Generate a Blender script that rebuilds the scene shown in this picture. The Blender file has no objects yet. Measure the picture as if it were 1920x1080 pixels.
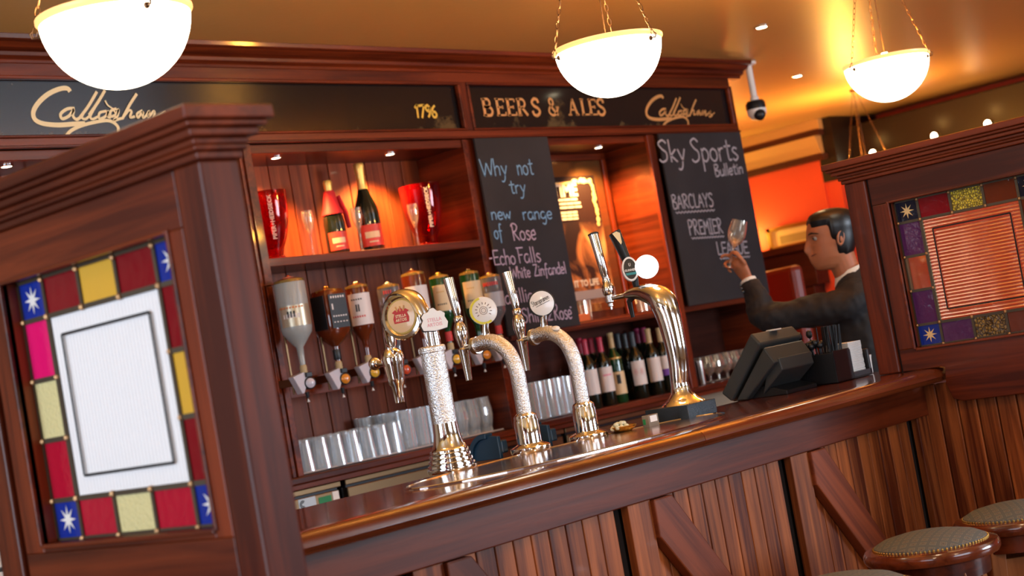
import bpy, bmesh, math, random
from mathutils import Vector, Matrix
random.seed(7)
PI = math.pi
S = bpy.context.scene
COL = S.collection
# ------------------------------------------------------------ camera
F_PX, YAW, PITCH, ROLL = 2966.27, .83054, .04386, -.17488
CAM = Vector((0, 0, 1.4))
fw = Vector((math.sin(YAW)*math.cos(PITCH), math.cos(YAW)*math.cos(PITCH), math.sin(PITCH)))
r0 = Vector((math.cos(YAW), -math.sin(YAW), 0)); u0 = r0.cross(fw)
rt = r0*math.cos(ROLL)+u0*math.sin(ROLL); up = u0*math.cos(ROLL)-r0*math.sin(ROLL)
cd = bpy.data.cameras.new('camera'); cam = bpy.data.objects.new('camera', cd); COL.objects.link(cam)
M3 = Matrix((rt, up, -fw)).transposed()
cam.matrix_world = Matrix.Translation(CAM) @ M3.to_4x4()
cd.sensor_width = 36; cd.lens = F_PX/1920*36; cd.clip_start = .05; cd.clip_end = 100
cd.dof.use_dof = True; cd.dof.focus_distance = 4.2; cd.dof.aperture_fstop = 4.5
S.camera = cam
def ray(x, y): return fw+rt*((x-960)/F_PX)-up*((y-540)/F_PX)
def ay(x, y, Y): d = ray(x, y); return CAM+d*(Y/d.y)          # where the line of sight meets a wall plane
def ax(x, y, X): d = ray(x, y); return CAM+d*(X/d.x)
def az(x, y, Z): d = ray(x, y); return CAM+d*((Z-1.4)/d.z)
def ad(x, y, D): return CAM+ray(x, y)*D
# ------------------------------------------------------------ colour management, world, lights
S.view_settings.view_transform = 'Standard'; S.view_settings.look = 'None'
S.view_settings.gamma = 1; S.view_settings.use_curve_mapping = False
S.view_settings.exposure = 0.45
W = bpy.data.worlds.new('world'); S.world = W; W.use_nodes = True
W.node_tree.nodes['Background'].inputs[0].default_value = (.55, .62, .8, 1)
W.node_tree.nodes['Background'].inputs[1].default_value = .12
def area(name, loc, aim, sx, sy, power, col, spread=PI):
    l = bpy.data.lights.new(name, 'AREA'); l.shape = 'RECTANGLE'; l.size = sx; l.size_y = sy
    l.energy = power; l.color = col; l.spread = spread
    o = bpy.data.objects.new(name, l); COL.objects.link(o); o.location = loc
    o.rotation_euler = (Vector(aim)-Vector(loc)).to_track_quat('-Z', 'Y').to_euler(); return o
def spot(name, loc, aim, power, col, size=1.6, blend=.5, rad=.03):
    l = bpy.data.lights.new(name, 'SPOT'); l.energy = power; l.color = col; l.spot_size = size; l.spot_blend = blend; l.shadow_soft_size = rad
    o = bpy.data.objects.new(name, l); COL.objects.link(o); o.location = loc
    o.rotation_euler = (Vector(aim)-Vector(loc)).to_track_quat('-Z', 'Y').to_euler(); return o
def point(name, loc, power, col, rad=.05):
    l = bpy.data.lights.new(name, 'POINT'); l.energy = power; l.color = col; l.shadow_soft_size = rad
    o = bpy.data.objects.new(name, l); COL.objects.link(o); o.location = loc; return o
DAY = (.72, .84, 1.0)
area('daylight_left_window', (-1.15, 2.75, 1.6), (3, 2.75, 1.4), 1.7, 1.5, 42, DAY)
area('daylight_left_window_near', (-1.15, 0.4, 1.6), (3, 1.4, 1.4), 1.8, 1.5, 20, DAY)
area('daylight_front_window', (7.6, -3.1, 1.6), (5, 3, 1.1), 2.6, 1.5, 210, DAY)
area('daylight_front_window_near', (2.4, -3.1, 1.6), (3, 3, 1.2), 2.6, 1.5, 60, DAY)
for q_ in ((.6, .2, 2.3), (2.4, -.9, 2.3), (2.2, .9, 2.45)): point('warm_fill', q_, 12, (1, .72, .46), .12)  # warm fill lights added out of view, no lamps modelled there
LAMPS = [(1.945, 2.758), (3.663, 2.806), (5.387, 2.851), (9.498, 5.301)]
for i, (x, y) in enumerate(LAMPS):
    point('lamp_bulb', (x, y, 2.27), (16, 21, 52, 46)[i], (1, .60, .22) if i < 2 else (1, .42, .045), .04)
spot('downlight_beam', (4.1, 4.93, 2.345), (4.1, 5.0, 1.6), 58, (1, .45, .12), 2.2)
spot('downlight_beam', (4.74, 4.93, 2.345), (4.74, 5.0, 1.6), 62, (1, .45, .12), 2.2)
spot('downlight_beam', (5.68, 4.93, 2.345), (5.75, 4.97, 1.6), 22, (1, .45, .12), 2.2)
spot('downlight_beam', (6.15, 4.93, 2.345), (6.30, 4.93, 1.6), 70, (1, .45, .12), 2.2)
spot('downlight_beam', (2.917, 4.9, 2.345), (2.9, 4.9, 1.6), 8, (1, .6, .2), 1.9)
spot('downlight_beam', (6.612, 4.118, 2.76), (6.3, 3.9, 1), 25, (1, .62, .28), 1.6)
spot('downlight_beam', (8.308, 4.99, 2.76), (8.3, 5, 1), 30, (1, .55, .18), 1.8)
spot('cove_beam', (9.7, 7.2, 2.3), (10.5, 6.75, 2.6), 10, (1, .62, .12), 1.3)
point('mantel_lamp', (10.35, 6.98, 2.0), 9, (1, .58, .12), .06)
point('far_room_glow', (8.8, 6.2, 2.0), 30, (1, .45, .12), .2)
# ------------------------------------------------------------ materials
MATS = {}
def mat(name, col=(.5, .5, .5), rough=.5, metal=0, coat=0, trans=0, emit=None, es=0, ior=1.45, alpha=1, spec=.5, bump=0, bscale=100):
    m = bpy.data.materials.new(name); m.use_nodes = True; nt = m.node_tree; p = nt.nodes['Principled BSDF']
    p.inputs['Base Color'].default_value = (*col, 1); p.inputs['Roughness'].default_value = rough
    p.inputs['Metallic'].default_value = metal; p.inputs['Coat Weight'].default_value = coat; p.inputs['Coat Roughness'].default_value = .08
    p.inputs['Transmission Weight'].default_value = trans; p.inputs['IOR'].default_value = ior
    p.inputs['Alpha'].default_value = alpha; p.inputs['Specular IOR Level'].default_value = spec
    if emit: p.inputs['Emission Color'].default_value = (*emit, 1); p.inputs['Emission Strength'].default_value = es
    if bump:
        tc = nt.nodes.new('ShaderNodeTexCoord'); n = nt.nodes.new('ShaderNodeTexNoise'); n.inputs['Scale'].default_value = bscale
        b = nt.nodes.new('ShaderNodeBump'); b.inputs['Strength'].default_value = bump; b.inputs['Distance'].default_value = .003
        nt.links.new(tc.outputs['Object'], n.inputs['Vector']); nt.links.new(n.outputs[0], b.inputs['Height']); nt.links.new(b.outputs[0], p.inputs['Normal'])
    MATS[name] = m; return m
def wood(name, c1, c2, axis, rough=.38, coat=.22, scale=1.0):
    m = mat(name, c1, rough, coat=coat, spec=.5 if rough < .2 else .3); nt = m.node_tree; p = nt.nodes['Principled BSDF']; N = nt.nodes.new; L = nt.links.new
    tc = N('ShaderNodeTexCoord'); oi = N('ShaderNodeObjectInfo'); ad_ = N('ShaderNodeVectorMath'); ad_.operation = 'MULTIPLY_ADD'
    cmb = N('ShaderNodeCombineXYZ')
    for i in range(3): L(oi.outputs['Random'], cmb.inputs[i])
    ad_.inputs[1].default_value = (13, 7, 9)
    L(cmb.outputs[0], ad_.inputs[0]); L(tc.outputs['Object'], ad_.inputs[2])
    mp = N('ShaderNodeMapping'); s = [38*scale]*3; s[axis] = 1.6*scale; mp.inputs['Scale'].default_value = s
    L(ad_.outputs[0], mp.inputs[0])
    n = N('ShaderNodeTexNoise'); n.inputs['Scale'].default_value = 1; n.inputs['Detail'].default_value = 5; n.inputs['Roughness'].default_value = .62; n.inputs['Distortion'].default_value = .6
    L(mp.outputs[0], n.inputs['Vector'])
    mp2 = N('ShaderNodeMapping'); s2 = [9*scale]*3; s2[axis] = .7*scale; mp2.inputs['Scale'].default_value = s2; L(ad_.outputs[0], mp2.inputs[0])
    n2 = N('ShaderNodeTexNoise'); n2.inputs['Scale'].default_value = 1; n2.inputs['Detail'].default_value = 2; L(mp2.outputs[0], n2.inputs['Vector'])
    mx = N('ShaderNodeMath'); mx.operation = 'MULTIPLY_ADD'; mx.inputs[1].default_value = .5; 
    hv = N('ShaderNodeMath'); hv.operation = 'MULTIPLY'; hv.inputs[1].default_value = .5; L(n2.outputs[0], hv.inputs[0])
    L(n.outputs[0], mx.inputs[0]); L(hv.outputs[0], mx.inputs[2])
    cr = N('ShaderNodeValToRGB'); cr.color_ramp.elements[0].position = .41; cr.color_ramp.elements[1].position = .60
    cr.color_ramp.elements[0].color = (*c2, 1); cr.color_ramp.elements[1].color = (*c1, 1); L(mx.outputs[0], cr.inputs[0])
    hs = N('ShaderNodeHueSaturation'); vm = N('ShaderNodeMapRange'); vm.inputs[3].default_value = .8; vm.inputs[4].default_value = 1.22
    L(oi.outputs['Random'], vm.inputs[0]); L(vm.outputs[0], hs.inputs['Value']); L(cr.outputs[0], hs.inputs['Color']); L(hs.outputs[0], p.inputs['Base Color'])
    b = N('ShaderNodeBump'); b.inputs['Strength'].default_value = .12; b.inputs['Distance'].default_value = .002; L(n.outputs[0], b.inputs['Height']); L(b.outputs[0], p.inputs['Normal'])
    return m
C1, C2 = (.18, .029, .0065), (.06, .008, .002)
WX = wood('mahogany_x', C1, C2, 0); WY = wood('mahogany_y', C1, C2, 1); WZ = wood('mahogany_z', C1, C2, 2)
BX = wood('bar_top_mahogany', (.18, .034, .010), (.085, .015, .005), 0, .18, .7)
PZ = wood('panel_mahogany', (.44, .12, .030), (.09, .016, .0045), 2, .42, .12)
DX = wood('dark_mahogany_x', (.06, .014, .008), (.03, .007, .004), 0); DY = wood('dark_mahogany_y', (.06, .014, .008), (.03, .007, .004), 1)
BK = wood('back_board_wood', (.24, .058, .022), (.11, .024, .010), 2, .38, .2)
BRW = wood('brace_mahogany', (.24, .050, .014), (.10, .018, .006), 0, .4, .15)
OAK = wood('stool_leg_wood', (.36, .13, .045), (.22, .07, .02), 2, .35, .3)
VD = mat('near_black_wood', (.012, .005, .003), .4)
GAP = mat('shadow_gap', (.008, .003, .002), .8)
CH = mat('chrome', (.88, .88, .88), .07, 1)
CHW = mat('condensation_chrome', (.86, .86, .86), .24, 1, bump=.9, bscale=260)
BRASS = mat('brass', (.65, .42, .12), .3, 1)
STEEL = mat('stainless_steel', (.22, .135, .07), .35, 1)
TRAY = mat('drip_tray_steel', (.62, .50, .46), .18, 1, bump=.25, bscale=9)
BLK = mat('black_plastic', (.012, .013, .016), .35)
BLKM = mat('black_matte', (.01, .01, .01), .7)
BLUEP = mat('dark_blue_plastic', (.012, .04, .075), .4)
GREY = mat('till_grey_plastic', (.045, .05, .052), .38)
WHT = mat('white_plastic', (.8, .8, .8), .4)
PALE = mat('pale_optic_plastic', (.55, .5, .55), .4)
PPR = mat('poster_white_ink', (.45, .42, .38), .6)
PAPER = mat('paper', (.85, .83, .8), .7)
CHROMEW = mat('badge_white', (.9, .9, .9), .3, coat=.5)
LITW = mat('lit_badge_white', (.9, .9, .9), .3, emit=(1, 1, 1), es=1.6)
CREAM = mat('badge_cream', (.8, .55, .32), .35, coat=.5)
RED = mat('badge_red', (.5, .03, .03), .4)
PINK = mat('badge_pink', (.75, .3, .38), .4)
YEL = mat('badge_yellow', (.75, .68, .06), .4)
TEAL = mat('badge_teal', (.03, .3, .33), .4)
GOLDP = mat('gold_paint', (.62, .30, .10), .5)
GOLDY = mat('yellow_gold_paint', (.75, .48, .06), .5)
CREAMP = mat('cream_paint', (.85, .70, .42), .5)
CBLUE = mat('blue_chalk', (.22, .42, .66), .9); CPINK = mat('pink_chalk', (.55, .42, .55), .9); CWHT = mat('grey_chalk', (.42, .38, .42), .9)
LEAD = mat('lead_came', (.10, .075, .05), .5, .7)
SOLDER = mat('solder', (.4, .22, .1), .4, .8)
def chalkboard_mat():
    m = mat('chalkboard_slate', (.022, .020, .022), .7, spec=.2); nt = m.node_tree; p = nt.nodes['Principled BSDF']
    n = nt.nodes.new('ShaderNodeTexNoise'); n.inputs['Scale'].default_value = 3; n.inputs['Detail'].default_value = 6
    tc = nt.nodes.new('ShaderNodeTexCoord'); nt.links.new(tc.outputs['Object'], n.inputs['Vector'])
    r = nt.nodes.new('ShaderNodeValToRGB'); r.color_ramp.elements[0].color = (.016, .014, .016, 1); r.color_ramp.elements[1].color = (.05, .046, .05, 1)
    nt.links.new(n.outputs[0], r.inputs[0]); nt.links.new(r.outputs[0], p.inputs['Base Color']); return m
CHB = chalkboard_mat()
def sign_mat():      # black gilded glass, foil worn through in patches
    m = mat('worn_black_sign_glass', (.008, .008, .01), .12, coat=.3); nt = m.node_tree; p = nt.nodes['Principled BSDF']; N = nt.nodes.new; L = nt.links.new
    tc = N('ShaderNodeTexCoord'); n = N('ShaderNodeTexNoise'); n.inputs['Scale'].default_value = 2.6; n.inputs['Detail'].default_value = 9; n.inputs['Roughness'].default_value = .7
    sx = N('ShaderNodeSeparateXYZ'); L(tc.outputs['Object'], sx.inputs[0]); L(tc.outputs['Object'], n.inputs['Vector'])
    mr = N('ShaderNodeMapRange'); mr.inputs[1].default_value = .0; mr.inputs[2].default_value = .10; mr.inputs[3].default_value = .10; mr.inputs[4].default_value = -.06; L(sx.outputs[2], mr.inputs[0])
    a = N('ShaderNodeMath'); a.operation = 'ADD'; L(n.outputs[0], a.inputs[0]); L(mr.outputs[0], a.inputs[1])
    r = N('ShaderNodeValToRGB'); r.color_ramp.elements[0].position = .60; r.color_ramp.elements[1].position = .66
    r.color_ramp.elements[0].color = (.008, .008, .01, 1); r.color_ramp.elements[1].color = (.10, .07, .035, 1); L(a.outputs[0], r.inputs[0]); L(r.outputs[0], p.inputs['Base Color'])
    return m
SIGN = sign_mat()
def thin_glass(name, col=(1, 1, 1), tint=(1, 1, 1), refl=.25, diff=.0, dcol=(.8, .85, .95)):
    m = bpy.data.materials.new(name); m.use_nodes = True; nt = m.node_tree; nt.nodes.clear(); N = nt.nodes.new; L = nt.links.new
    o = N('ShaderNodeOutputMaterial'); t = N('ShaderNodeBsdfTransparent'); t.inputs[0].default_value = (*tint, 1)
    g = N('ShaderNodeBsdfGlossy'); g.inputs[0].default_value = (*col, 1); g.inputs[1].default_value = .05
    lw = N('ShaderNodeLayerWeight'); lw.inputs[0].default_value = refl
    mx = N('ShaderNodeMixShader'); L(lw.outputs['Facing'], mx.inputs[0]); L(t.outputs[0], mx.inputs[1]); L(g.outputs[0], mx.inputs[2])
    if diff:
        d = N('ShaderNodeBsdfDiffuse'); d.inputs[0].default_value = (*dcol, 1); m2 = N('ShaderNodeMixShader'); m2.inputs[0].default_value = diff
        L(mx.outputs[0], m2.inputs[1]); L(d.outputs[0], m2.inputs[2]); L(m2.outputs[0], o.inputs[0])
    else: L(mx.outputs[0], o.inputs[0])
    MATS[name] = m; return m
GL = thin_glass('clear_glass', (1, 1, 1), (.96, .98, 1), .5, .25, (.86, .94, 1))
GLW = thin_glass('clear_warm_glass', (1, .95, .85), (.96, .93, .88), .42, .05)
REDG = thin_glass('red_bucket_glass', (1, .5, .5), (.48, .006, .014), .25, .10, (.30, .002, .006))
GRNG = mat('green_bottle_glass', (.006, .05, .014), .06, coat=.6)
DKG = mat('dark_bottle_glass', (.006, .010, .006), .07, coat=.6)
AMB = mat('amber_spirit', (.13, .022, .006), .08, coat=.7)
AMB2 = mat('tawny_spirit', (.22, .06, .02), .08, coat=.7)
FRST = mat('frosted_glass', (.36, .37, .36), .32, coat=.3)
CLRB = thin_glass('clear_bottle_glass', (1, 1, 1), (.55, .52, .55), .35, .25, (.4, .4, .45))
RIB = thin_glass('reeded_glass', (1, .95, .9), (.82, .68, .48), .6, .06, (.8, .6, .35))
def pane(name, c, rough=.12, bump=.5, bs=40, tr=.0):
    m = mat(name, c, rough, coat=.15, spec=.35, bump=bump, bscale=bs); return m
PB = pane('blue_pane', (.01, .03, .28)); PR = pane('red_pane', (.22, .006, .012)); PRB = pane('bright_red_pane', (.45, .008, .03), .1, .6, 60)
PY = pane('yellow_pane', (.75, .42, .05)); PYW = pane('pale_textured_pane', (.75, .66, .32), .12, 1, 150); PPK = pane('pink_pane', (.8, .01, .15))
PK = pane('navy_pane', (.012, .012, .03)); PBR = pane('brown_pane', (.15, .03, .012), .08, .8, 30); PPU = pane('purple_pane', (.09, .02, .10), .08)
PAM = pane('amber_textured_pane', (.30, .17, .03), .12, 1, 120); PYC = pane('yellow_crackle_pane', (.78, .62, .04), .12, 1, 140)
PW = mat('white_reeded_pane', (.88, .85, .84), .35, coat=.1)
STAR = mat('star_white', (.85, .8, .75), .5); STARG = mat('star_gold', (.8, .55, .25), .5)
def crackle(m, sc=120):
    nt = m.node_tree; p = nt.nodes['Principled BSDF']; v = nt.nodes.new('ShaderNodeTexVoronoi'); v.feature = 'DISTANCE_TO_EDGE'; v.inputs['Scale'].default_value = sc
    tc = nt.nodes.new('ShaderNodeTexCoord'); nt.links.new(tc.outputs['Object'], v.inputs['Vector'])
    r = nt.nodes.new('ShaderNodeValToRGB'); c = p.inputs['Base Color'].default_value
    r.color_ramp.elements[0].position = .04; r.color_ramp.elements[0].color = (c[0]*.15, c[1]*.12, c[2]*.2, 1); r.color_ramp.elements[1].position = .22; r.color_ramp.elements[1].color = tuple(c)
    nt.links.new(v.outputs['Distance'], r.inputs[0]); nt.links.new(r.outputs[0], p.inputs['Base Color'])
crackle(PYC); crackle(PAM, 90)
LAMPG = mat('lamp_bowl_glass', (.9, .8, .6), .3, emit=(1, .86, .62), es=5)
LRIM = mat('lamp_rim_glass', (.9, .6, .3), .3, emit=(1, .45, .12), es=1.0)
LIT = mat('downlight_lens', (1, 1, 1), .3, emit=(1, .85, .55), es=14)
IRON = mat('dark_bronze', (.12, .06, .03), .4, .8)
CEIL = mat('ceiling_paint', (.66, .40, .13), .38, bump=.3, bscale=25)
REDW = mat('red_wall_paint', (.62, .06, .02), .6, bump=.2, bscale=30)
COVE = mat('cove_plaster', (.5, .28, .10), .5)
CREAMW = mat('cream_wall', (.4, .3, .2), .7)
FLOOR = wood('floor_boards', (.12, .05, .02), (.06, .025, .01), 0)
SKIN = mat('skin', (.38, .13, .055), .5); HAIR = mat('black_hair', (.008, .006, .006), .35); SUIT = mat('black_suit_cloth', (.014, .012, .013), .75, bump=.2, bscale=400)
SHIRT = mat('white_shirt', (.7, .68, .62), .7); EYE = mat('eye_white', (.35, .3, .27), .4)
def fabric():
    m = mat('patterned_stool_fabric', (.2, .2, .18), .85); nt = m.node_tree; p = nt.nodes['Principled BSDF']; N = nt.nodes.new; L = nt.links.new
    tc = N('ShaderNodeTexCoord'); mp = N('ShaderNodeMapping'); mp.inputs['Scale'].default_value = (42, 42, 42); L(tc.outputs['Object'], mp.inputs[0])
    b = N('ShaderNodeVectorMath'); b.operation = 'FRACTION'; L(mp.outputs[0], b.inputs[0])
    s = N('ShaderNodeVectorMath'); s.operation = 'SUBTRACT'; s.inputs[1].default_value = (.5, .5, 0); L(b.outputs[0], s.inputs[0])
    ab = N('ShaderNodeVectorMath'); ab.operation = 'ABSOLUTE'; L(s.outputs[0], ab.inputs[0]); sp = N('ShaderNodeSeparateXYZ'); L(ab.outputs[0], sp.inputs[0])
    mxm = N('ShaderNodeMath'); mxm.operation = 'MAXIMUM'; L(sp.outputs[0], mxm.inputs[0]); L(sp.outputs[1], mxm.inputs[1])
    r = N('ShaderNodeValToRGB'); e = r.color_ramp.elements; e[0].position = 0; e[0].color = (.10, .11, .11, 1); e[1].position = .5; e[1].color = (.13, .13, .12, 1)
    for pos, c in ((.10, (.24, .17, .13)), (.16, (.13, .14, .13)), (.26, (.25, .22, .18)), (.31, (.12, .13, .13))):
        k = e.new(pos); k.color = (*c, 1)
    r.color_ramp.interpolation = 'CONSTANT'; L(mxm.outputs[0], r.inputs[0]); L(r.outputs[0], p.inputs['Base Color']); return m
FAB = fabric()
def poster_mat():
    m = mat('poster_print', (.03, .02, .02), .25, coat=.4); nt = m.node_tree; p = nt.nodes['Principled BSDF']; N = nt.nodes.new; L = nt.links.new
    tc = N('ShaderNodeTexCoord'); mp = N('ShaderNodeMapping'); mp.inputs['Scale'].default_value = (5, 1, 3.4); mp.inputs['Rotation'].default_value = (0, .7, 0); L(tc.outputs['Object'], mp.inputs[0])
    n = N('ShaderNodeTexNoise'); n.inputs['Scale'].default_value = 1.3; n.inputs['Detail'].default_value = 6; n.inputs['Distortion'].default_value = 1.2; L(mp.outputs[0], n.inputs['Vector'])
    r = N('ShaderNodeValToRGB'); e = r.color_ramp.elements; e[0].position = .42; e[0].color = (.02, .012, .012, 1); e[1].position = .75; e[1].color = (.75, .42, .16, 1)
    k = e.new(.55); k.color = (.33, .13, .05, 1); L(n.outputs[0], r.inputs[0])
    sx = N('ShaderNodeSeparateXYZ'); L(tc.outputs['Object'], sx.inputs[0]); mr = N('ShaderNodeMapRange'); mr.inputs[1].default_value = .42; mr.inputs[2].default_value = .30; L(sx.outputs[2], mr.inputs[0])
    mx = N('ShaderNodeMixRGB'); mx.inputs[1].default_value = (.018, .012, .013, 1); L(mr.outputs[0], mx.inputs[0]); L(r.outputs[0], mx.inputs[2]); L(mx.outputs[0], p.inputs['Base Color']); return m
POST = poster_mat()
# ------------------------------------------------------------ mesh helpers
class G:
    def __init__(s): s.v = []; s.f = []; s.mi = []; s.m = 0
    def add(s, vs, fs):
        n = len(s.v); s.v += [tuple(v) for v in vs]; s.f += [tuple(n+i for i in f) for f in fs]; s.mi += [s.m]*len(fs); return s
    def box(s, x0, x1, y0, y1, z0, z1):
        return s.add([(x, y, z) for x in (x0, x1) for y in (y0, y1) for z in (z0, z1)],
                     [(0, 1, 3, 2), (4, 6, 7, 5), (0, 4, 5, 1), (2, 3, 7, 6), (0, 2, 6, 4), (1, 5, 7, 3)])
    def lathe(s, prof, seg=20, loc=(0, 0, 0), ax_=None, a0=0, a1=2*PI):
        full = abs(a1-a0-2*PI) < 1e-6; n = seg if full else seg+1
        q = Vector(ax_).to_track_quat('Z', 'X') if ax_ is not None else None; l = Vector(loc); vs = []
        for r, z in prof:
            for i in range(n):
                a = a0+(a1-a0)*i/seg; p = Vector((r*math.cos(a), r*math.sin(a), z)); vs.append((q @ p if q else p)+l)
        fs = []
        for j in range(len(prof)-1):
            for i in range(seg):
                k = (i+1) % n if full else i+1; fs.append((j*n+i, j*n+k, (j+1)*n+k, (j+1)*n+i))
        if full:
            if prof[0][0] > 1e-5: fs.append(tuple(reversed(range(n))))
            if prof[-1][0] > 1e-5: fs.append(tuple((len(prof)-1)*n+i for i in range(n)))
        return s.add(vs, fs)
    def open_lathe(s, prof, seg=20, loc=(0, 0, 0)):
        g = G(); g.lathe(prof, seg, loc); k = [f for f in g.f if len(f) == 4]; return s.add(g.v, k)
    def tube(s, pts, rad, seg=10, cap=True, flat=1.0):
        P = [Vector(p) for p in pts]; R = rad if isinstance(rad, (list, tuple)) else [rad]*len(P); vs = []; fs = []
        t = (P[1]-P[0]).normalized(); ref = Vector((0, 0, 1)) if abs(t.z) < .9 else Vector((1, 0, 0)); u = t.cross(ref).normalized()
        for i, p in enumerate(P):
            if 0 < i < len(P)-1: t2 = ((P[i+1]-p).normalized()+(p-P[i-1]).normalized()).normalized()
            elif i: t2 = (p-P[i-1]).normalized()
            else: t2 = t
            u = (u-t2*u.dot(t2)).normalized(); w = t2.cross(u)
            for k in range(seg):
                a = 2*PI*k/seg; vs.append(p+u*math.cos(a)*R[i]+w*math.sin(a)*R[i]*flat)
        for i in range(len(P)-1):
            for k in range(seg):
                j = (k+1) % seg; fs.append((i*seg+k, i*seg+j, (i+1)*seg+j, (i+1)*seg+k))
        if cap: fs.append(tuple(reversed(range(seg)))); fs.append(tuple((len(P)-1)*seg+k for k in range(seg)))
        return s.add(vs, fs)
    def prism(s, poly, plane, a, b):      # poly in plane 'xz','yz','xy', extruded from a to b on the third axis
        f = {'xz': lambda p, t: (p[0], t, p[1]), 'yz': lambda p, t: (t, p[0], p[1]), 'xy': lambda p, t: (p[0], p[1], t)}[plane]
        n = len(poly); return s.add([f(p, a) for p in poly]+[f(p, b) for p in poly], [tuple(range(n)), tuple(reversed(range(n, 2*n)))]+[(i, i+n, (i+1) % n+n, (i+1) % n) for i in range(n)])
    def ball(s, c, r, seg=10, sc=(1, 1, 1)):
        prof = [(math.sin(PI*i/(seg-2)), -math.cos(PI*i/(seg-2))) for i in range(seg-1)]
        g = G(); g.lathe([(max(p, 1e-6), z) for p, z in prof], seg); return s.add([(c[0]+v[0]*r*sc[0], c[1]+v[1]*r*sc[1], c[2]+v[2]*r*sc[2]) for v in g.v], g.f)
    def ob(s, name, mats, parent=None, smooth=False, bevel=0, base=None, local=False, **kw):
        if base is None: base = Vector(parent.location) if (parent is not None and not local) else Vector((0, 0, 0))
        gp = parent.parent if parent is not None else None
        if gp is not None and not local: base = base+Vector(gp.location)
        me = bpy.data.meshes.new(name); me.from_pydata([tuple(Vector(v)-Vector(base)) for v in s.v], [], s.f)
        bm = bmesh.new(); bm.from_mesh(me); bmesh.ops.remove_doubles(bm, verts=bm.verts, dist=1e-6) if smooth else None
        bmesh.ops.recalc_face_normals(bm, faces=bm.faces); 
        if not smooth or len(bm.faces) == len(s.f):
            pass
        bm.to_mesh(me); bm.free()
        ml = mats if isinstance(mats, (list, tuple)) else [mats]
        for m_ in ml: me.materials.append(m_)
        if len(ml) > 1 and len(me.polygons) == len(s.mi):
            for p, i in zip(me.polygons, s.mi): p.material_index = i
        if smooth:
            me.polygons.foreach_set('use_smooth', [True]*len(me.polygons)); me.set_sharp_from_angle(angle=math.radians(40))
        o = bpy.data.objects.new(name, me); COL.objects.link(o)
        if parent is not None: o.parent = parent
        else: o.location = base
        if bevel:
            b = o.modifiers.new('bevel', 'BEVEL'); b.width = bevel; b.segments = 2; b.limit_method = 'ANGLE'; b.angle_limit = math.radians(40)
        for k, v in kw.items(): o[k] = v
        return o
def B(name, m, x0, x1, y0, y1, z0, z1, parent=None, bevel=.002, **kw): return G().box(x0, x1, y0, y1, z0, z1).ob(name, m, parent, bevel=bevel, **kw)
def E_(name, loc, label, cat, group=None, rz=0):
    o = bpy.data.objects.new(name, None); COL.objects.link(o); o.location = loc; o.rotation_euler = (0, 0, rz); o.empty_display_size = .05
    o['label'] = label; o['category'] = cat
    if group: o['group'] = group
    return o
def dup(root, loc, label=None, rz=None, group=None):
    r = root.copy(); COL.objects.link(r); r.location = loc
    if rz is not None: r.rotation_euler = (0, 0, rz)
    if label: r['label'] = label
    if group: r['group'] = group
    for c in list(root.children):
        d = c.copy(); COL.objects.link(d); d.parent = r
        for e in list(c.children):
            f = e.copy(); COL.objects.link(f); f.parent = d
    return r
def spline(P, n=6):
    P = [Vector(p) for p in P]; out = []
    for i in range(len(P)-1):
        a, b, c, d = P[max(i-1, 0)], P[i], P[i+1], P[min(i+2, len(P)-1)]
        for k in range(n):
            t = k/n; out.append(.5*((2*b)+(c-a)*t+(2*a-5*b+4*c-d)*t*t+(3*b-a-3*c+d)*t**3))
    out.append(P[-1]); return out
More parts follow.
